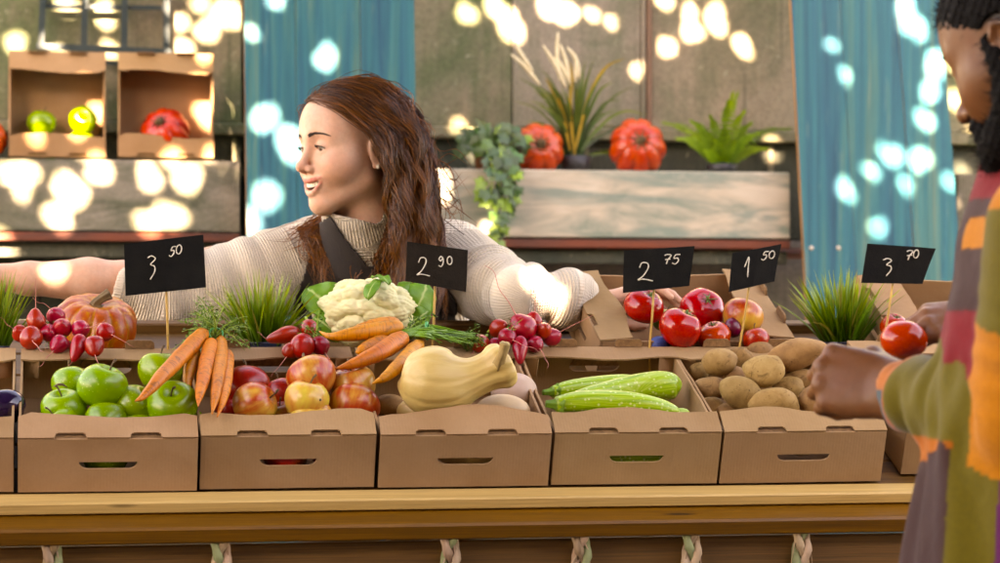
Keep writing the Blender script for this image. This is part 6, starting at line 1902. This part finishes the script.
    # fringe of short hairs so that neither edge is smooth
    for nm, grp, post, n in (('hair_wisps', hr, cut_hair, 2600), ('beard_wisps', br, curl, 2600)):
        V2, F2 = surface([grp], H0 - .20, H0 + .17, .005, post)
        idx = rs.randint(0, len(V2), n); p = V2[idx] + rs.normal(size=(n, 3)) * .002
        g = np.zeros((n, 3)); e0 = sdf_eval([grp], p)
        for a in range(3): qd = p.copy(); qd[:, a] += .003; g[:, a] = (sdf_eval([grp], qd) - e0) / .003
        g /= np.linalg.norm(g, axis=1)[:, None] + 1e-9
        d = g + rs.normal(size=(n, 3)) * .6; L = rs.uniform(.004, .010, (n, 1)); s = np.cross(d, rs.normal(size=(n, 3))); s /= np.linalg.norm(s, axis=1)[:, None]
        V3 = np.stack([p - s * .0007, p + s * .0007, p + d * L], 1).reshape(-1, 3)
        put(nm, mesh(nm, loc(V3), np.arange(n * 3).reshape(-1, 3), black, False), root)
    # --- patchwork shirt
    sh = Group(k=.03)
    sh.cone(SL, SR, .070, .070, .07)
    sh.ell(M0 - UP * .16, (.185, .128, .19), .07, R=R3).ell(M0 - UP * .36 + bf * .012, (.185, .145, .20), .08, R=R3).ell(M0 - UP * .55 + bf * .025, (.20, .165, .22), .08, R=R3)
    sh.cone(M0 - UP * .01, M0 + UP * .085 + bf * .006, .100, .074, .04)
    sl1 = [SL, SL * .45 + E1 * .55 + bf * .004, E1, E1 * .55 + W1 * .45, E1 * .18 + W1 * .82, E1 * .06 + W1 * .94]
    sh.chain(sl1, [.074, .066, .063, .056, .046, .041], .02)
    sl2 = [SR, SR * .5 + E2 * .5, E2, E2 * .25 + W2 * .75]
    sh.chain(sl2, [.078, .070, .066, .052], .02)
    def fold(p):
        d = np.zeros(len(p))
        for pts in (sl1, sl2):
            best = np.full(len(p), 9.); tt = np.zeros(len(p)); acc = 0
            for a, b in zip(pts[:-1], pts[1:]):
                L = np.linalg.norm(b - a); h = np.clip((p - a) @ (b - a) / L ** 2, 0, 1); e = np.linalg.norm(p - a - h[:, None] * (b - a), axis=1)
                u = e < best; best = np.where(u, e, best); tt = np.where(u, acc + h * L, tt); acc += L
            w = np.clip(1 - (best - .02) / .09, 0, 1) * np.clip(tt / .12, 0, 1)
            d += w * (.0055 * np.sin(tt * 75 + p @ UP * 30 + 2 * np.sin(p @ bf * 22)) + .003 * np.sin(tt * 140 - p @ UP * 40))
        tr = np.clip((M0[2] - .05 - p[:, 2]) / .3, 0, 1)
        ang = np.arctan2((p - M0) @ bl_, (p - M0) @ bf)
        return d + tr * (.006 * np.sin(ang * 7 + p @ UP * 6) + .003 * np.sin(ang * 15 + p @ UP * 17))
    sh.add('d', .01, fold, M0, 5)
    e1 = W1 - E1; e1 /= np.linalg.norm(e1)
    sh.cone(W1 - e1 * .002, W1 + e1 * .10, .0385, .05, .004, 's').cone(W1 + e1 * .050, W1 + e1 * .12, .06, .06, .004, 's')
    zh = M0[2] - .62
    pts = np.array([SL, SR, E1, E2, W1, W2])
    lo = pts.min(0) - .2; hi = pts.max(0) + .2; lo[2] = zh - .02; lo = np.minimum(lo, M0 - (.3, .3, .7)); lo[2] = zh - .02
    V, F = surface([sh], lo, hi, .0042, lambda p, d: np.maximum(d, zh - p[:, 2]))
    # patches follow the cut of the cloth: sleeve by the run along the arm, body by height and run round the chest
    tt = np.zeros(len(V)); best = np.full(len(V), 9.); acc = 0
    for a, b in zip(sl1[:-1], sl1[1:]):
        L = np.linalg.norm(b - a); h = np.clip((V - a) @ (b - a) / L ** 2, 0, 1); e = np.linalg.norm(V - a - h[:, None] * (b - a), axis=1)
        u = e < best; best = np.where(u, e, best); tt = np.where(u, acc + h * L, tt); acc += L
    LA = acc; La = sum(np.linalg.norm(b - a) for a, b in zip(sl1[:2], sl1[1:3])) 
    tors = (V - M0) @ bl_
    sleeve = (best < .085) & ((tors > .135) | (tt > La * .95))
    olive, orange, maroon, crimson, purple, teal, salmon = (.135, .100, .010), (.56, .180, .016), (.050, .019, .015), (.23, .010, .014), (.125, .022, .085), (.075, .105, .105), (.56, .215, .105)
    C = np.zeros((len(V), 4)); C[:, 3] = 1
    z = V[:, 2]; f = (V - M0) @ bf
    C[:, :3] = maroon
    x, y = project(V)
    hz = M0[2] - z
    C[hz < -.030, :3] = crimson
    C[(hz > .105) & (hz < .190) & (f > .0), :3] = crimson
    t_ = (f < .120 + .06 * (hz - .3)); C[t_ & (hz > .205), :3] = olive
    C[(f < .062 + .06 * (hz - .3)) & (hz > .205), :3] = purple
    C[(hz > .435) & (f > .17), :3] = orange
    C[(tors > .05) & (hz < .03) & (hz > -.006), :3] = orange
    Ls = tt[sleeve]; cs = np.tile(np.array(olive), (sleeve.sum(), 1))
    cs[(z[sleeve] > M0[2] + .012)] = orange
    cs[(Ls > .125) & (Ls < La + .028)] = orange
    cs[(Ls > LA - .030)] = salmon
    yy = (V[sleeve] - W1) @ UP
    cs[(Ls > LA - .032) & (yy < .004)] = teal
    cs[(Ls > LA - .046) & (Ls < LA - .032)] = (.50, .12, .03)
    cs[(Ls > La + .05) & (Ls < LA - .046) & (yy < -.052)] = (.48, .13, .025)
    C[sleeve, :3] = cs
    m = NT('patchwork_cotton', rough=.85, spec=.2, sheen=.15)
    a = m.n('ShaderNodeAttribute'); a.attribute_name = 'cloth'
    weave = m.noise(m.co((1, 1, 1), rnd=False), 700, 3, .6); mel = m.noise(m.co(rnd=False), 160, 5, .7)
    m.set('col', m.mix(.55, m.mix(.4, a.outputs['Color'], m.ramp(mel, [(.3, .55), (.65, 1.0)]), 'MULTIPLY'), m.ramp(weave, [(.3, .6), (.7, 1.0)]), 'MULTIPLY'))
    m.set('normal', m.bump(weave, .35, .0012, m.bump(m.noise(m.co(rnd=False), 28, 4), .35, .006)))
    put('shirt', mesh('shirt', loc(laplace(V, F, 2, .4)), F, m.m, True, {'cloth': C}), root)
    # --- trousers and shoes
    tg = Group(k=.03); tg.ell(M0 - UP * .60, (.165, .12, .15), .04, R=R3)
    for sx in (-1, 1):
        hp_ = M0 - UP * .66 + bl_ * sx * .09; kn_ = hp_.copy(); kn_[2] = .46; an = kn_.copy(); an[2] = .09
        tg.chain([hp_, kn_, an], [.09, .068, .052], .02)
    V, F = surface([tg], foot + (-.35, -.35, .02), foot + (.35, .35, M0[2] - .5), .01)
    put('trousers', mesh('trousers', loc(V), F, simple('grey_trousers', (.06, .06, .065), rough=.85), True), root)
    for sx in (-1, 1):
        sg = Group(k=.02); a = foot + bl_ * sx * .09; sg.cone(a + (0, 0, .045), a + bf * .15 + (0, 0, .036), .048, .038, .02).cone(a + (0, 0, .05), a + (0, 0, .10), .054, .05, .02)
        V, F = surface([sg], a - .25, a + .25, .009, lambda p, d: np.maximum(d, .003 - p[:, 2]))
        put('shoe', mesh('shoe', loc(V), F, simple('black_shoe', (.02, .02, .02), rough=.4), True), root)
man()
tomato(906, 341, 22.5, (.2, .3, .9), 'ripe tomato held in the fingers of the man', 6, at=P(904, 341, 3.50), group='tomatoes by the grass pot')
# ================================================================== tree over the square: its leaves give the dappled light
def build_tree():
    spots = []                               # sunlit patches seen in the photograph: px, py, radius px, plane
    W_, S_, B_ = YW, YS, YB
    for x, y, r in [(15, 42, 10), (67, 5, 12), (58, 58, 11), (104, 14, 13), (110, 50, 9), (180, 22, 9), (183, 48, 10), (186, 74, 11), (207, 30, 13), (228, 14, 18), (200, 4, 8),
                    (222, 110, 8), (222, 150, 14), (467, 12, 11), (495, 6, 13), (511, 25, 17), (548, 6, 12), (566, 13, 13), (592, 14, 6), (612, 22, 6), (667, 46, 9), (716, 18, 15), (692, 30, 11), (690, 12, 8),
                    (742, 45, 11), (664, 0, 8), (458, 128, 8), (476, 146, 10), (637, 70, 6), (772, 150, 6), (962, 6, 10), (958, 100, 15), (956, 60, 14), (962, 167, 9), (976, 186, 7), (975, 130, 8), (985, 20, 12), (57, 260, 9), (4, 258, 9), (20, 326, 15), (36, 312, 13), (34, 336, 12), (8, 306, 10)]:
        spots.append((x, y, r, W_))
    for x, y, r in [(68, 104, 14), (28, 118, 8), (88, 148, 11), (168, 150, 14), (206, 147, 12), (80, 68, 9), (189, 68, 9),
                    (14, 173, 14), (64, 185, 13), (74, 196, 13), (58, 218, 14), (100, 172, 12), (149, 176, 13), (188, 178, 15), (148, 224, 13), (171, 216, 15), (229, 170, 14),
                    (437, 186, 15), (30, 172, 9), (490, 230, 6)]:
        spots.append((x, y, r, S_))
    for x, y, r in [(325, 57, 12), (263, 118, 15), (291, 143, 18), (266, 196, 14), (251, 32, 6), (250, 222, 12), (276, 0, 7),
                    (905, 6, 13), (915, 28, 15), (937, 64, 17), (930, 92, 11), (925, 120, 11), (892, 154, 14), (920, 160, 13), (846, 190, 10), (906, 185, 8), (845, 75, 7), (832, 45, 5), (950, 182, 7), (872, 172, 8), (878, 226, 8)]:
        spots.append((x, y, r, B_))
    s = np.array(to_sun)
    e1 = np.cross(s, (0, 0, 1.)); e1 /= np.linalg.norm(e1); e2 = np.cross(e1, s)
    gaps = []
    for x, y, r, Y in spots:
        p = np.array(PY(x, y, Y)); R_ = r * Y / F_PX * 1.02
        gaps.append((p @ e1, p @ e2, R_))
    for x, y, Z, R_ in [(538, 281, 4.68, .016), (553, 298, 4.68, .010), (58, 274, 4.80, .012), (340, 196, 4.7, .0)]:
        if R_ > 0:
            p = np.array(P(x, y, Z)); gaps.append((p @ e1, p @ e2, R_))
    gaps = np.array(gaps)
    rs = np.random.RandomState(4)
    # footprint of everything in view, seen from the sun
    foot = []
    for px in (-120, 1120):
        for py in (-60, 640):
            for Y in (2.6, YW):
                p = np.array(PY(px, py, Y)); foot.append((p @ e1, p @ e2))
    foot = np.array(foot); lo, hi = foot.min(0) - .25, foot.max(0) + .25
    N = 110000
    a = rs.uniform(lo[0], hi[0], N); b = rs.uniform(lo[1], hi[1], N)
    zt = 4.3 + rs.uniform(0, .75, N) + .12 * np.sin(a * 2.1) + .12 * np.sin(b * 2.7 + 1)
    depth = (zt - a * e1[2] - b * e2[2]) / s[2]
    base = depth.mean() - .9
    size = rs.uniform(.075, .12, N)
    # keep the gaps open; small leaves crowd round their rims
    gaps[:, 2] = np.maximum(.010, gaps[:, 2] * .60)
    ga2, gb2, gz2 = [], [], []
    for ga, gb, R_ in gaps:
        n_ = 620; an = rs.uniform(0, 6.283, n_); rr_ = R_ * rs.uniform(.93, 1.12) + .014 + .085 * rs.uniform(0, 1, n_) ** 1.4
        ga2.append(ga + rr_ * np.cos(an)); gb2.append(gb + rr_ * np.sin(an))
    ga2, gb2 = np.concatenate(ga2), np.concatenate(gb2); n_ = len(ga2)
    a = np.concatenate([a, ga2]); b = np.concatenate([b, gb2]); size = np.concatenate([size, rs.uniform(.026, .042, n_)])
    z2 = 4.3 + rs.uniform(0, .75, n_); depth = np.concatenate([depth, (z2 - ga2 * e1[2] - gb2 * e2[2]) / s[2]])
    N = len(a); keep = np.ones(N, bool)
    for ga, gb, R_ in gaps:
        d = np.hypot(a - ga, b - gb); th = np.arctan2(b - gb, a - ga); p1, p2 = rs.uniform(0, 6.28, 2)
        d = d / (1 + .16 * np.sin(2 * th + p1) + .10 * np.sin(3 * th + p2))
        keep &= d > R_ + size * .48 * rs.uniform(.75, 1.05, N)
    a, b, depth, size = a[keep], b[keep], depth[keep], size[keep]
    N = len(a)
    C = a[:, None] * e1 + b[:, None] * e2 + depth[:, None] * s
    # leaf blades: four-cornered, folded along the midrib, roughly facing the light with scatter
    n = s + rs.normal(size=(N, 3)) * .38; n /= np.linalg.norm(n, axis=1)[:, None]
    t = np.cross(n, rs.normal(size=(N, 3))); t /= np.linalg.norm(t, axis=1)[:, None]
    q = np.cross(n, t); L = size[:, None] * .5; Wd = L * rs.uniform(.6, .8, (N, 1))
    V = np.stack([C - t * L, C + q * Wd - t * L * .1 + n * L * .12, C + t * L, C - q * Wd - t * L * .1 + n * L * .12], 1).reshape(-1, 3)
    I = np.arange(N)[:, None] * 4
    F = np.concatenate([I + [0, 1, 2], I + [0, 2, 3]], 1).reshape(-1, 3)
    lm = simple('tree_leaf', (.06, .11, .03), (.035, .07, .018), 3, .5)
    ctr = C.mean(0)
    base_p = Vector((ctr[0] - 2.4, ctr[1] - 1.6, 0))
    root = empty('shade_tree', base_p); tag(root, 'broad leafy tree spreading its crown over the market square', 'tree')
    b0 = np.array(base_p)
    me = mesh('crown', V - b0, F, lm, False)
    o = put('crown', me, root); o['kind'] = 'stuff'
    bark = simple('bark', (.13, .09, .06), (.06, .045, .03), 12, .9, .8, 30, stretch=(3, 3, .6))
    top = Vector(ctr) - base_p
    tb = MB().tube([(0, 0, -.05), (.05, .02, .8), (.0, .08, 1.9), (.15, .12, 3.0)], [.30, .22, .19, .16], 14)
    tb.build('trunk', bark, root, True)
    up = Vector(tuple(s))
    for k in range(7):
        u = rs.uniform(.1, .9); w = rs.uniform(.1, .9)
        tgt = Vector(tuple((lo[0] + (hi[0] - lo[0]) * u) * e1 + (lo[1] + (hi[1] - lo[1]) * w) * e2 + 0 * s)) - base_p
        tgt = tgt + up * ((4.8 - tgt.z) / up.z)
        # limbs stay behind gaps: thin and high in the crown
        mid = Vector((.15, .12, 2.9)).lerp(tgt, .5) + Vector((0, -.3, .9))
        MB().tube([Vector(v) for v in spline([(.15, .12, 2.9), mid, tgt], 9)], [.11, .1, .08, .07, .055, .045, .03, .02, .01], 8).build('limb', bark, root, True)
build_tree()
